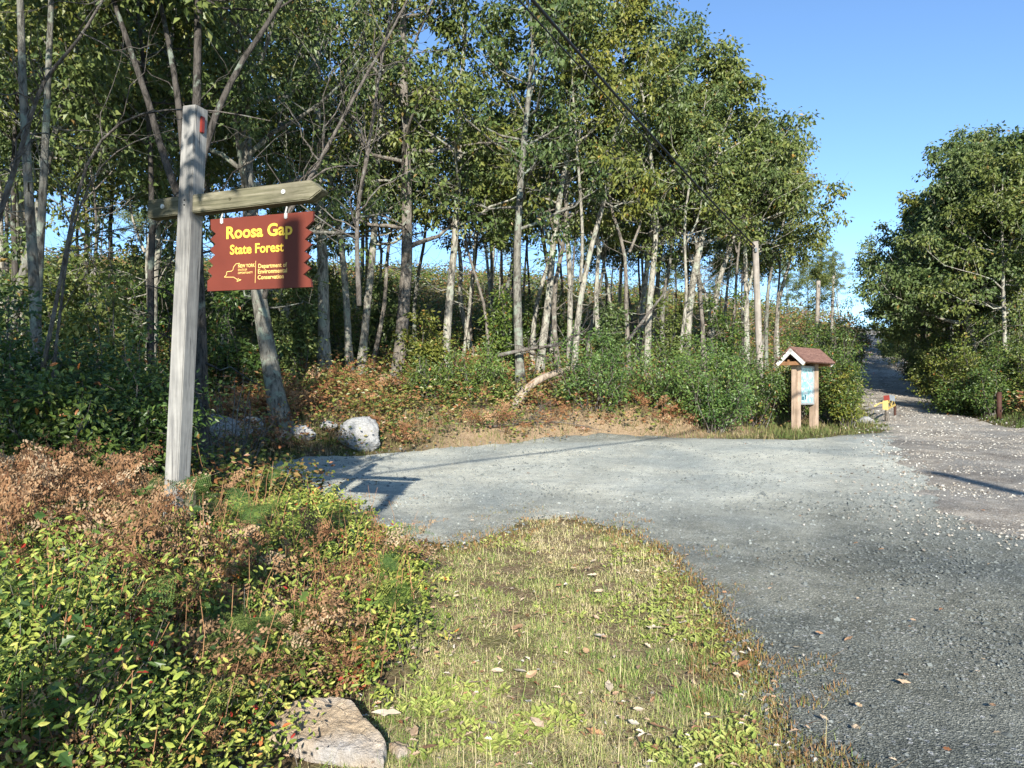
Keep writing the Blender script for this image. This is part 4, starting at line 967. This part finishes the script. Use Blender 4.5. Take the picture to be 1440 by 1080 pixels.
# ------------------------------------------------------------------ ground cover
def polar(r, n, dmin, dmax, tmin, tmax):
    d = dmin * (dmax / dmin) ** r.random(n); return (tmin + (tmax - tmin) * r.random(n)) * d, d

UG = [tuple(at(*p)[:2]) for p in [(470, 705), (510, 735), (560, 765), (600, 800), (600, 850), (580, 920), (535, 985)]] + [tuple(at(*p)[:2]) for p in [(400, 990), (330, 1078)]] + [(-1.2, 1.2), (-7, 1.2), (-8, 5.6), (-4.6, 6.4), (-2.5, 6.3)]
def blades(r, n, mask, dom, hgt, wid, tintf, lean=.55, tpl=None):
    x, y = polar(r, n, *dom); k = mask(x, y, r); x, y = x[k], y[k]; z = H(x, y); n = len(x)
    az = r.random(n) * 6.28; hh_ = hgt(x, y, r); X = np.stack([np.cos(az), np.sin(az), 0 * az], 1)
    tl = lean * r.normal(0, 1, n); Y = np.stack([-np.sin(az) * tl, np.cos(az) * tl, np.ones(n)], 1) * hh_[:, None]
    Z = np.stack([-np.sin(az), np.cos(az), 0 * az], 1) * (np.abs(tl) * hh_)[:, None]
    g_ = ([(-.5, 0, 0), (.5, 0, 0), (.38, .5, .0), (-.38, .5, .0), (0, .92, .45)], [(0, 1, 2, 3)], [(3, 2, 4)])
    return g_, np.stack([x, y, z - .005], 1), X * wid(x, y, r)[:, None], Y, Z, tintf(x, y, r)
G = Geo()
def m_gr(x, y, r): return (sd_poly(x, y, GR) + .15 * r.normal(0, 1, len(x)) > 0) & (fnoise(x, y, 4.5, 3) + .5 * fnoise(x, y, 11, 5) + r.normal(0, .4, len(x)) > -.15)
def t_gr(x, y, r): return np.clip(.32 + .26 * fnoise(x, y, 1.6) + .16 * fnoise(x, y, 5.1, 4) + .19 * r.normal(0, 1, len(x)) + .35 * ss(4.8, 7.5, y + 1.2 * (x - .5)), 0, 1)
def put(q): scatter(G, q[0][0], q[0][1], q[0][2], *q[1:])
put(blades(rng, 150000, m_gr, (2.2, 10, -.45, .5), lambda x, y, r: (.016 + .045 * r.random(len(x)) ** 1.8) * (1 + .55 * fnoise(x, y, 1.8, 2) + .25 * fnoise(x, y, 6, 1)), lambda x, y, r: .0018 + .0006 * y, t_gr, 1.3))
put(blades(rng, 130000, m_gr, (2.2, 10, -.45, .5), lambda x, y, r: .02 + .02 * r.random(len(x)), lambda x, y, r: .0018 + .0006 * y, lambda x, y, r: np.clip(.68 + .16 * r.normal(0, 1, len(x)), 0, 1), 4.0))
put(blades(rng, 2500, m_gr, (2.2, 10, -.45, .5), lambda x, y, r: .10 + .14 * r.random(len(x)), lambda x, y, r: .0015 + .0004 * y, lambda x, y, r: np.clip(.6 + .2 * r.normal(0, 1, len(x)), 0, 1), .45))
tag(G.build('grass', M['grass']), 'short mixed green and straw grass on the tongue beside the lot', 'grass', kind='stuff')
# low broad leaved weeds in the grass
g = Geo(); r = np.random.default_rng(31)
x, y = polar(r, 16000, 2.2, 9, -.4, .5); k = (sd_poly(x, y, GR) > .05) & (fnoise(x, y, 1.5, 6) + .35 * fnoise(x, y, 6, 2) + .7 * ss(.3, 1.4, x) + .1 * ss(4.2, 3, y) > .45) & (r.random(len(x)) < .7); x, y = x[k], y[k]
c = np.repeat(np.arange(len(x)), 5); P = np.stack([x, y, H(x, y) + .015], 1)[c] + r.normal(0, .012, (len(c), 3)); az = r.random(len(c)) * 6.28
add_leaves(g, r, P, np.stack([np.cos(az), np.sin(az), .35 + .5 * r.random(len(c))], 1), np.array([[0, -.2, 1.0]]) + r.normal(0, .2, (len(c), 3)), (.018 + .026 * r.random(len(c))), .5, np.clip(.45 + .4 * r.random(len(c)), 0, .9), OVAL)
tag(g.build('weeds', M['blueberry']), 'low light green broad leaved weeds growing through the grass', 'weeds', kind='stuff')
# dry grass and green grass along the lot edges and the verges
def edge_mask(x, y, r):
    s = hill_s(x, y); e = (s < 1.7 + .8 * fnoise(x, y, .7, 3)) & (x > -7) & (y > 13.2) & (x < xl(y) + .2)
    q = x - (xl(y) + 3.1); e2 = (q > .1 + .3 * fnoise(x, y, .8)) & (q < 3.6) & (y > 16)
    q2 = xl(y) - x; e3 = (q2 > .1) & (q2 < 1.4) & (y > 19.5)
    return (e | e2 | e3) & (lot_sd(x, y) < .25 * r.normal(0, 1, len(x))) & (r.random(len(x)) < .8)
G = Geo(); q = blades(rng, 150000, edge_mask, (9, 45, -.7, .8), lambda x, y, r: (.07 + .16 * r.random(len(x))) * (1 + .5 * fnoise(x, y, 1.2, 2)), lambda x, y, r: .004 + .0006 * y, lambda x, y, r: np.clip(.42 + .35 * fnoise(x, y, .9) + .22 * fnoise(x, y, 2.7, 3) + .2 * r.normal(0, 1, len(x)) - .3 * ss(5, 8, x) - .2 * ss(13, 15, x), 0, 1), .9)
scatter(G, q[0][0], q[0][1], q[0][2], *q[1:])
tag(G.build('dry_grass', M['straw']), 'dry straw and green grass along the lot edge and road verges', 'grass', kind='stuff')
# tufts spilling over the gravel edge
G = Geo(); 
def sp_mask(x, y, r):
    s = sd_poly(x, y, LOT); return (s > -.35) & (s < .12 + .09 * y) & (fnoise(x, y, 2.0, 8) + .6 * fnoise(x, y, 6.5, 3) > .5 - .9 * (s < .12) - .2 * (s < .3)) & (y < 12) & (r.random(len(x)) < .6) & (x < 3.5) & (sd_poly(x, y, ROAD) < 0)
q = blades(rng, 150000, sp_mask, (2.6, 12, -.6, .5), lambda x, y, r: .025 + .04 * r.random(len(x)), lambda x, y, r: .004 + .0007 * y, lambda x, y, r: np.clip(.55 + .4 * r.normal(0, 1, len(x)), 0, 1), 1.1)
scatter(G, q[0][0], q[0][1], q[0][2], *q[1:]); 
o = G.build('edge_grass', leaf_mat('edge weeds', [(0, (.13, .17, .045)), (.35, (.24, .2, .08)), (.7, (.26, .14, .06)), (1, (.34, .21, .11))], .7, .15)); tag(o, 'sparse reddish brown grass creeping over the gravel edge', 'grass', kind='stuff')

# foreground huckleberry cover
def cover(name, label, n_st, mask, dom, hgt, leaf, per, matn, tintf, seed, tpl=OVAL, spread=.09, upz=.25, wid=.52):
    r = np.random.default_rng(seed); x, y = polar(r, n_st, *dom); k = mask(x, y, r); x, y = x[k], y[k]; n = len(x)
    z = H(x, y); h = hgt(x, y, r); ln = r.normal(0, .35, (n, 2))
    top = np.stack([x + ln[:, 0] * h, y + ln[:, 1] * h, z + h], 1); bot = np.stack([x, y, z - .02], 1)
    g = Geo(); c = np.repeat(np.arange(n), per); t = .3 + .68 * np.sqrt(r.random(len(c)))
    P = bot[c] * (1 - t)[:, None] + top[c] * t[:, None] + r.normal(0, 1, (len(c), 3)) * spread * np.array([1, 1, .6]) * (h[c] / .35)[:, None]
    az = r.random(len(c)) * 6.28
    D = np.stack([np.cos(az), np.sin(az), r.normal(upz, .4, len(c))], 1); N = r.normal(0, .45, (len(c), 3)) + np.array([0, -.75, .65])
    st = tintf(x, y, r)
    sc_ = leaf(P[:, 0], P[:, 1], r)
    add_leaves(g, r, P, D, N, sc_, wid, np.clip(st[c] + .16 * r.normal(0, 1, len(c)), 0, 1), tpl)
    o = tag(g.build(name, M[matn]), label, 'ground cover', kind='stuff')
    return o, bot, top
def ug(x, y, r): return (sd_poly(x, y, UG) + .12 * r.normal(0, 1, len(x)) > 0)
def hedge_h(x, y, r): return (.20 + .16 * ss(0, .6, sd_poly(x, y, UG)) + .14 * fnoise(x, y, 1.4, 3) + .08 * fnoise(x, y, 3.4, 7)) * (1 - .45 * ss(3.8, 5.2, y)) * (.5 + .75 * r.random(len(x)))
def ft(x, y, r): 
    b = .46 + .22 * fnoise(x, y, 1.7, 1) + .14 * r.normal(0, 1, len(x)); red = (fnoise(x, y, 3.6, 9) > .72) & (r.random(len(x)) < .85); return np.where(red, .97, np.clip(b, 0, .86))
o, bt, tp_ = cover('huckleberry_cover', 'low green and reddening huckleberry thicket filling the left foreground', 15500, ug, (1.9, 9.5, -1.6, .0), hedge_h, lambda x, y, r: (.020 + .022 * r.random(len(x)) ** 1.5 + .0015 * y), 14, 'blueberry', ft, 51, upz=.55, wid=.42)
r = np.random.default_rng(52); k = r.random(len(bt)) < .5
gs_ = Geo(); B = branches(r, bt[k], nrm(tp_[k] - bt[k]), np.linalg.norm(tp_[k] - bt[k], axis=1), 4, 0, .03); tubes(gs_, B, np.full((len(B), 1), .0028) * np.linspace(1, .4, 4)[None], 3)
tag(gs_.build('undergrowth_stems', M['bark_dead']), 'thin brown stems inside the foreground huckleberry thicket', 'ground cover', kind='stuff')
# ferns
def frond_template(npair=11, droop=.35, curl=0.0, seed=1):
    r = np.random.default_rng(seed); V, Tt = [], []
    def kite(b, d, s, l, w, n):
        k = len(V); V.extend([b, b + d * l * .4 + s * w, b + d * l + n * (-.08 * l), b + d * l * .4 - s * w]); Tt.extend([(k, k + 1, k + 2), (k, k + 2, k + 3)])
    def pos(t): return np.array([t, 0, .35 * t - droop * t * t * 1.6 + curl * .08 * math.sin(9 * t)])
    for i in range(npair):
        t = .22 + .78 * (i + .3) / npair; L = .36 * (1 - t) ** .75 * (1.15 if t > .3 else .9) + .03
        b = pos(t)
        for sgn_ in (-1, 1):
            d = nrm(np.array([.38, sgn_ * .92, -.12 + curl * r.normal(0, .6)])); s = np.cross(d, [0, 0, 1.0]); s = nrm(s); n_ = np.cross(s, d)
            m = max(3, int(L / (.035 + .02 * (curl > 0))))
            for j in range(m):
                u = (j + .5) / m; pb = b + d * L * u + np.array([0, 0, -.12 * L * u * u + curl * r.normal(0, .012)])
                for s2 in (-1, 1):
                    dd = nrm(d * .55 + s * s2 * .85 + n_ * curl * r.normal(0, .5)); kite(pb, dd, np.cross(dd, n_), L * (.26 + .10 * (curl > 0)) * (1 - u * .75) + .012, .0075 + .014 * (curl > 0), n_)
    w = .006; k0 = len(V)
    ts = np.linspace(0, 1, 6)
    for t in ts: V.extend([pos(t) + np.array([0, -w * (1 - .7 * t), 0]), pos(t) + np.array([0, w * (1 - .7 * t), .004])])
    Q = [(k0 + 2 * i, k0 + 2 * i + 1, k0 + 2 * i + 3, k0 + 2 * i + 2) for i in range(5)]
    return (np.array(V), Q, Tt)
FR = [frond_template(12, .34, 0, 1), frond_template(11, .5, 0, 2)]; FD = [frond_template(8, .75, 1.0, 3), frond_template(9, .55, 1.4, 4), frond_template(7, .95, 1.7, 5)]
def fern_axes(r, n, size, el0, el1):
    az = r.random(n) * 6.28; el = el0 + (el1 - el0) * r.random(n); X = np.stack([np.cos(az) * np.cos(el), np.sin(az) * np.cos(el), np.sin(el)], 1)
    Y = nrm(np.cross(np.array([[0, 0, 1.0]]), X) + r.normal(0, .25, (n, 3))); Z = np.cross(X, Y); s = np.broadcast_to(size, (n,))[:, None]
    return X * s, Y * s, Z * s
g = Geo(); r = np.random.default_rng(61)
def dry_mask(x, y):
    u = x / y; return (sd_poly(x, y, UG) > .0) & (((fnoise(x, y, 1.15, 4) > -.02) & (y < 4.8)) | ((u < -.49) & (y > 3.7) & (fnoise(x, y, 2.1, 14) > -.15)) | ((fnoise(x, y, 1.9, 2) > .3) & (u > -.40) & (y < 6.2)))
for k in range(3):
    x, y = polar(r, 900, 2.2, 8.5, -.95, -.05); m_ = dry_mask(x, y) & (r.random(len(x)) < .62 * (.42 + .58 * ss(3.2, 5.2, y))); x, y = x[m_], y[m_]; n = len(x)
    c = np.repeat(np.arange(n), 2); P = np.stack([x, y, H(x, y) + .10 + (.2 + .25 * ss(-.46, -.54, x / y) * ss(3.8, 4.8, y)) * r.random(n)], 1)[c]
    scatter(g, *FD[k], P, *fern_axes(r, len(c), .22 + .2 * r.random(len(c)), .0, 1.3), np.clip(r.normal(.5, .22, len(c)), 0, 1))
gq = Geo()
for k in range(2):
    x, y = polar(r, 700, 2.1, 7.0, -.95, -.05); m_ = (sd_poly(x, y, UG) > .08) & (fnoise(x, y, 1.6, 12) > .12) & (r.random(len(x)) < .55); x, y = x[m_], y[m_]
    scatter(gq, *FR[k], np.stack([x, y, H(x, y) + .16 + .2 * r.random(len(x))], 1), *fern_axes(r, len(x), .2 + .22 * r.random(len(x)), .1, 1.0), np.clip(r.normal(.5, .25, len(x)), 0, 1))
tag(gq.build('fern_cover', M['fern']), 'green bracken fronds mixed through the foreground thicket', 'ground cover', kind='stuff')
xx, yy = polar(r, 900, 2.2, 7.0, -.95, -.05); m_ = sd_poly(xx, yy, UG) > .05; xx, yy = xx[m_], yy[m_]; n = len(xx); h_ = .3 + .35 * r.random(n)
S_ = np.stack([xx, yy, H(xx, yy) - .02], 1); gk = Geo(); tubes(gk, branches(r, S_, nrm(np.stack([r.normal(0, .25, n), r.normal(0, .25, n), np.ones(n)], 1)), h_, 5, 0, .03), np.full((n, 1), .003) * np.linspace(1, .4, 5)[None], 3)
tag(gk.build('fern_stalks', M['cedar_dark']), 'bare reddish brown fern stalks standing in the foreground thicket', 'ground cover', kind='stuff')
for k in range(3):
    x, y = polar(r, 1100, 13, 30, -.42, .3); sh = hill_s(x, y); m_ = (sh > .3) & (sh < 7) & (fnoise(x, y, .6, 11) + .3 * r.normal(0, 1, len(x)) > .1); x, y = x[m_], y[m_]; n = len(x)
    scatter(gq2 if k else globals().setdefault('gq2', Geo()), *FD[k], np.stack([x, y, H(x, y) + .08 + .25 * r.random(n)], 1), *fern_axes(r, n, .35 + .35 * r.random(n), .1, 1.2), np.clip(r.normal(.35, .25, n), 0, 1))
tag(gq2.build('bank_ferns', M['dry_fern']), 'rusty dry bracken on the bank and slope behind the lot', 'ground cover', kind='stuff')
x, y = polar(r, 700, 3.6, 7.5, -.95, -.47); m_ = (sd_poly(x, y, UG) > -.1) & (r.random(len(x)) < .2); x, y = x[m_], y[m_]; n = len(x)
for k in range(3): scatter(g, *FD[k], np.stack([x, y, H(x, y) + .22 + .3 * r.random(n)], 1)[k::3], *[a_[k::3] for a_ in fern_axes(r, n, .26 + .26 * r.random(n), .5, 1.45)], np.clip(r.normal(.5, .28, n), 0, 1)[k::3])
tag(g.build('dry_fern_cover', M['dry_fern']), 'dried brown curled bracken spread through the left foreground', 'ground cover', kind='stuff')
def fern_plant(label, px, py, size, nf, seed):
    r = np.random.default_rng(seed); p = at(px, py); g = Geo(); X, Y, Z = fern_axes(r, nf, size * (.75 + .4 * r.random(nf)), .5, 1.15)
    scatter(g, *FR[seed % 2], np.zeros((nf, 3)) + np.array([0, 0, .15]), X, Y, Z, np.clip(r.normal(.5, .25, nf), 0, 1))
    tube1(g, [(0, 0, -.05), (0, 0, .16)], .006, 5)
    o = g.build('fern', M['fern']); o.location = p; tag(o, label, 'fern', 'green ferns in the left foreground')
for i, (px, py, sz, nf, lb) in enumerate([(150, 1010, .42, 5, 'pale upright green fern low in the left foreground'), (105, 920, .40, 6, 'green fern among huckleberry left of the red leaves'), (415, 905, .38, 6, 'grey green fern straight below the sign'), (330, 930, .34, 5, 'small green fern beside the dark red leaves'),
        (500, 860, .36, 6, 'fern at the right end of the thicket above the flat rock'), (180, 860, .40, 6, 'broad green fern just below the dry brown bracken'), (60, 1075, .4, 5, 'fern in the lower left corner'), (250, 1075, .32, 5, 'fern at the bottom edge left of the flat rock'), (560, 870, .3, 5, 'fern next to the border of grass and thicket')]):
    fern_plant(lb, px, py + 30, sz, nf, 300 + i)
# broad leaved seedlings and weeds
def seedling(label, px, py, h, nl, leaf, matn, seed, tpl=LOBED):
    r = np.random.default_rng(seed); p = at(px, py); o = empty('seedling', p, label, 'seedling', None)
    gw, gl = Geo(), Geo(); st = np.array([(0, 0, -.03), (.02, 0, h * .5), (0, -.02, h)]); tube1(gw, resample(st, 5), np.linspace(.006, .003, 5), 5)
    t = .35 + .65 * r.random(nl); P = np.stack([.02 * t, 0 * t, h * t], 1); az = np.arange(nl) * 2.4 + r.random(nl)
    add_leaves(gl, r, P, np.stack([np.cos(az), np.sin(az), .25 + .2 * r.normal(0, 1, nl)], 1), np.array([[0, -.3, 1.0]]) + r.normal(0, .25, (nl, 3)), leaf * (.7 + .5 * r.random(nl)), .55, .35 + .4 * r.random(nl), tpl)
    gw.build('stem', M['bark_dead'], o); gl.build('leaves', M[matn], o)
seedling('oak seedling with lobed leaves at the left foot of the sign post', 190, 770, .42, 16, .15, 'laurel', 401)
seedling('goldenrod like yellow green plant left of the gravel corner', 372, 716, .34, 40, .075, 'blueberry', 402, KITE)
seedling('small yellow plant growing at the gravel corner', 470, 706, .22, 26, .06, 'blueberry', 403, KITE)
seedling('broad leaved seedling in the dry ferns at far left', 60, 800, .40, 14, .12, 'laurel', 404, OVAL)
seedling('green seedling between sign post and lot', 430, 760, .25, 18, .07, 'shrub', 405, OVAL)

# hillside cover
def hm(x, y, r):
    s = hill_s(x, y); q = x - (xl(y) + 3.3)
    L = (s > .5 + .8 * fnoise(x, y, .9) ) & (r.random(len(x)) < np.where((s < 3) & (x > -2.5) & (x < 7), .75, 1))
    R_ = (q > 1.2) & (y > 20)
    left = ~((x > -6.4) & (x < -2.4) & (y > 10.6) & (y < 14.6) & (r.random(len(x)) < .85)) & (x < -2.6) & (y > 7.6) & (s <= .9) & (lot_sd(x, y) < -.25)
    return L | R_ | left
def hh2(x, y, r): return (.28 + .012 * y + .16 * fnoise(x, y, .55, 2)) * (.5 + .7 * r.random(len(x)))
def ht(x, y, r): return np.clip(.42 + .04 * ss(6, 2, hill_s(x, y)) * ss(12, 16, y) + .38 * fnoise(x, y, .42, 5) + .18 * fnoise(x, y, 1.3, 2) + .13 * r.normal(0, 1, len(x)), 0, 1)
cover('broadleaf_seedlings', 'scattered larger lobed leaves of low seedlings in the foreground thicket', 330, ug, (2.1, 8, -.95, .0), lambda x, y, r: hedge_h(x, y, r) * 1.15 + .05, lambda x, y, r: .032 + .028 * r.random(len(x)), 8, 'shrub', lambda x, y, r: np.clip(.35 + .3 * r.normal(0, 1, len(x)), 0, 1), 53, LOBED, .10, .3, .7)
cover('hillside_undergrowth', 'green and rusty brown low undergrowth covering the wooded slope', 26000, hm, (8, 85, -1.0, .95), hh2, lambda x, y, r: (.05 + .0027 * np.hypot(x, y)) * (.7 + .6 * r.random(len(x))), 14, 'heath', ht, 71, KITE, .18)

def rm(x, y, r):
    s = hill_s(x, y); q = x - (xl(y) + 3.3)
    return ((s > 7) | ((q > 2.5) & (y > 27))) & (fnoise(x, y, .5, 7) + .25 * fnoise(x, y, 1.9, 2) > -.05)
cover('ridge_shrubs', 'taller scrub in green and rust tones along the ridge behind the trunks', 9000, rm, (19, 110, -1.0, .95), lambda x, y, r: (.55 + .55 * fnoise(x, y, .9, 4) + .35 * fnoise(x, y, 2.1, 1) + .009 * y).clip(.15) * (.5 + .6 * r.random(len(x))), lambda x, y, r: (.05 + .0027 * np.hypot(x, y)) * (.7 + .6 * r.random(len(x))), 26, 'heath', lambda x, y, r: np.clip(.20 + .24 * fnoise(x, y, .35, 8) + .14 * r.normal(0, 1, len(x)), 0, 1), 72, KITE, .10)

# ------------------------------------------------------------------ gravel, litter
ICO = None
bm = bmesh.new(); bmesh.ops.create_icosphere(bm, subdivisions=1, radius=1); bm.verts.index_update()
IV = np.array([v.co[:] for v in bm.verts]); IT = [[v.index for v in f.verts] for f in bm.faces]; bm.free()
rr_ = np.random.default_rng(9); STN = [IV * (1 + .35 * rr_.normal(0, .6, (len(IV), 1))) for _ in range(3)]
def stones(g, r, x, y, size, tint, lift=.02):
    n = len(x); P = np.stack([x, y, H(x, y) + lift], 1); az = r.random(n) * 6.28
    X = np.stack([np.cos(az), np.sin(az), r.normal(0, .2, n)], 1); Y = np.stack([-np.sin(az), np.cos(az), r.normal(0, .2, n)], 1); Z = np.cross(X, Y)
    w = np.random.default_rng(3).integers(0, 3, n)
    for k in range(3):
        m_ = w == k
        scatter(g, STN[k], None, IT, P[m_], X[m_] * size[m_, None], Y[m_] * (size * .75)[m_, None], Z[m_] * (size * .5)[m_, None], tint[m_])
g = Geo(); r = np.random.default_rng(91)
x, y = polar(r, 30000, 2.4, 17, -.5, .75); s = sd_poly(x, y, LOT); k = (s > -.12) & (sd_poly(x, y, ROAD) < .4); x, y = x[k], y[k]
sz = np.clip(.0035 + .0011 * y, .004, .014) * np.exp(r.normal(0, .4, len(x)))
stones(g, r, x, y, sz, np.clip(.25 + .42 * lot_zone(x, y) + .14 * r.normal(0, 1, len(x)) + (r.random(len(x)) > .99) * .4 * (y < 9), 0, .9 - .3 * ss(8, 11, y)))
tag(g.build('loose_gravel', M['stone_bits']), 'loose grey and white stone chips scattered over the parking area', 'gravel', kind='stuff')
M['pale_bits'] = leaf_mat('pale road stones', [(0, (.14, .11, .085)), (.5, (.32, .275, .225)), (1, (.60, .55, .47))], .85, .15, 0)
g = Geo(); x, y = polar(r, 60000, 7, 75, .2, .85); k = (sd_poly(x, y, ROAD) + .7 * r.normal(0, 1, len(x)) > .1) & (fnoise(x, y, 1.1, 3) + r.normal(0, .5, len(x)) > -.2); x, y = x[k], y[k]
stones(g, r, x, y, np.minimum((.005 + .0006 * y) * np.exp(r.normal(0, .6, len(x))), .012 + .0012 * y), np.clip(r.normal(.55, .25, len(x)), 0, 1), .03)
tag(g.build('road_stones', M['pale_bits']), 'pale stones and shale chips strewn along the dirt road', 'gravel', kind='stuff')
# leaf litter
def litter(name, label, n, mask, dom, size, seed, lo=.0, hi=1.0):
    r = np.random.default_rng(seed); x, y = polar(r, n, *dom); k = mask(x, y, r); x, y = x[k], y[k]; n = len(x); g = Geo()
    P = np.stack([x, y, H(x, y) + .03 + .02 * r.random(n)], 1); az = r.random(n) * 6.28
    add_leaves(g, r, P, np.stack([np.cos(az), np.sin(az), r.normal(0, .25, n)], 1), np.array([[0, 0, 1.0]]) + r.normal(0, .35, (n, 3)), size(x, y, r), .5, lo + (hi - lo) * r.random(n), LOBED)
    return tag(g.build(name, M['dry_leaf']), label, 'leaf litter', kind='stuff')
litter('leaf_litter', 'small dry brown leaf bits scattered over grass, bank and gravel edge', 9000, lambda x, y, r: ((sd_poly(x, y, LOT) < .15) & (r.random(len(x)) < .5)) | (r.random(len(x)) < .03), (2.2, 30, -.8, .75), lambda x, y, r: (.03 + .0016 * y) * (.6 + .8 * r.random(len(x))), 95)
me_leaf = None
def big_leaf(px, py, L, tint, label, group, rz, seed):
    p = at(px, py); r = np.random.default_rng(seed); g = Geo()
    tv = np.array([(-.5, 0, .0), (-.3, -.16, .02), (-.12, -.24, .045), (0, -.2, .03), (.14, -.24, .05), (.3, -.15, .03), (.5, 0, .05), (.3, .15, .04), (.14, .25, .05), (0, .2, .02), (-.12, .23, .04), (-.3, .15, .03), (-.2, 0, .0), (.05, 0, -.01), (.28, 0, .01)])
    tv[:, 2] += .05 * r.normal(0, 1, len(tv)) * .6
    F_ = [(0, 1, 12), (1, 2, 12), (2, 3, 13), (2, 13, 12), (3, 4, 13), (4, 5, 14), (4, 14, 13), (5, 6, 14), (6, 7, 14), (7, 8, 14), (8, 13, 14), (8, 9, 13), (9, 10, 13), (10, 12, 13), (10, 11, 12), (11, 0, 12)]
    g.add(tv * L, None, F_, tint); o = g.build('dry_leaf', M['dry_leaf']); o.location = p + np.array([0, 0, .045]); o.rotation_euler = (r.normal(0, .2) - .12, r.normal(0, .2), rz)
    return tag(o, label, 'leaf', group)
big_leaf(543, 1020, .155, .95, 'large pale tan leaf lying right of the flat rock', None, -.1, 1)
big_leaf(478, 1063, .06, .15, 'small red brown leaf lying on the front of the flat rock', None, .6, 2)
big_leaf(922, 895, .15, .98, 'largest bleached leaf on the grass near the gravel edge', None, .2, 3)
big_leaf(1045, 946, .08, .05, 'red brown leaf at the gravel edge', None, .1, 4)
big_leaf(1122, 921, .085, .85, 'narrow pale curled leaf lying on dark gravel', None, -.7, 5)
big_leaf(1270, 973, .09, .7, 'pinkish dry leaf lying out on the dark gravel', None, .0, 6)
r = np.random.default_rng(17); n = 0
while n < 46:
    px, py = r.uniform(560, 1060), r.uniform(770, 1070); p = at(px, py)
    if sd_poly(np.array([p[0]]), np.array([p[1]]), GR)[0] < .05: continue
    big_leaf(px, py, .05 + .06 * r.random(), r.uniform(.3, 1), 'small dry curled leaf lying in the grass beside the lot', 'dry leaves in the grass', r.uniform(0, 6.28), 500 + n); n += 1
for n in range(12):
    p = (r.uniform(1090, 1400), r.uniform(880, 1070)); big_leaf(*p, .035 + .03 * r.random(), r.uniform(.2, .9), 'small leaf fragment lying on the dark gravel', 'leaf fragments on the gravel', r.uniform(0, 6.28), 600 + n)

# ------------------------------------------------------------------ light, sky, camera
EL, AZ = math.radians(23), math.radians(1.0)     # sun behind the camera
w = bpy.data.worlds.new('World'); sc.world = w; w.use_nodes = True
nt = w.node_tree; bg = nt.nodes['Background']
sky = nt.nodes.new('ShaderNodeTexSky'); sky.sky_type = 'NISHITA'; sky.sun_disc = False
sky.sun_elevation = EL; sky.sun_rotation = math.pi + AZ; sky.altitude = 400; sky.air_density = 1.0; sky.air_density = .85; sky.dust_density = .05; sky.ozone_density = 3.0
nt.links.new(mixc(nt, 1.0, sky.outputs[0], (.93, 1.02, 1.06), 'MULTIPLY'), bg.inputs[0]); bg.inputs[1].default_value = .118
ld = bpy.data.lights.new('Sun', 'SUN'); ld.energy = 4.8; ld.angle = math.radians(.53); ld.color = (1, .95, .86)
lo = bpy.data.objects.new('Sun', ld); COL.objects.link(lo)
to_sun = Vector((math.cos(EL) * math.sin(AZ), -math.cos(EL) * math.cos(AZ), math.sin(EL)))
lo.rotation_euler = to_sun.to_track_quat('Z', 'Y').to_euler(); lo.location = (0, -20, 30)
cd = bpy.data.cameras.new('Camera'); co = bpy.data.objects.new('Camera', cd); COL.objects.link(co)
co.location = (0, 0, CH); co.rotation_euler = (math.pi / 2, 0, 0)
cd.sensor_width = 36; cd.lens = F / 1440 * 36; cd.shift_y = 20 / 1440; cd.clip_end = 2000; cd.clip_start = .05
sc.camera = co
sc.view_settings.view_transform = 'Standard'; sc.view_settings.look = 'None'; sc.view_settings.exposure = 1.1; sc.view_settings.gamma = 1
sc.cycles.max_bounces = 6; sc.cycles.diffuse_bounces = 3; sc.cycles.transmission_bounces = 4; sc.cycles.use_denoising = True
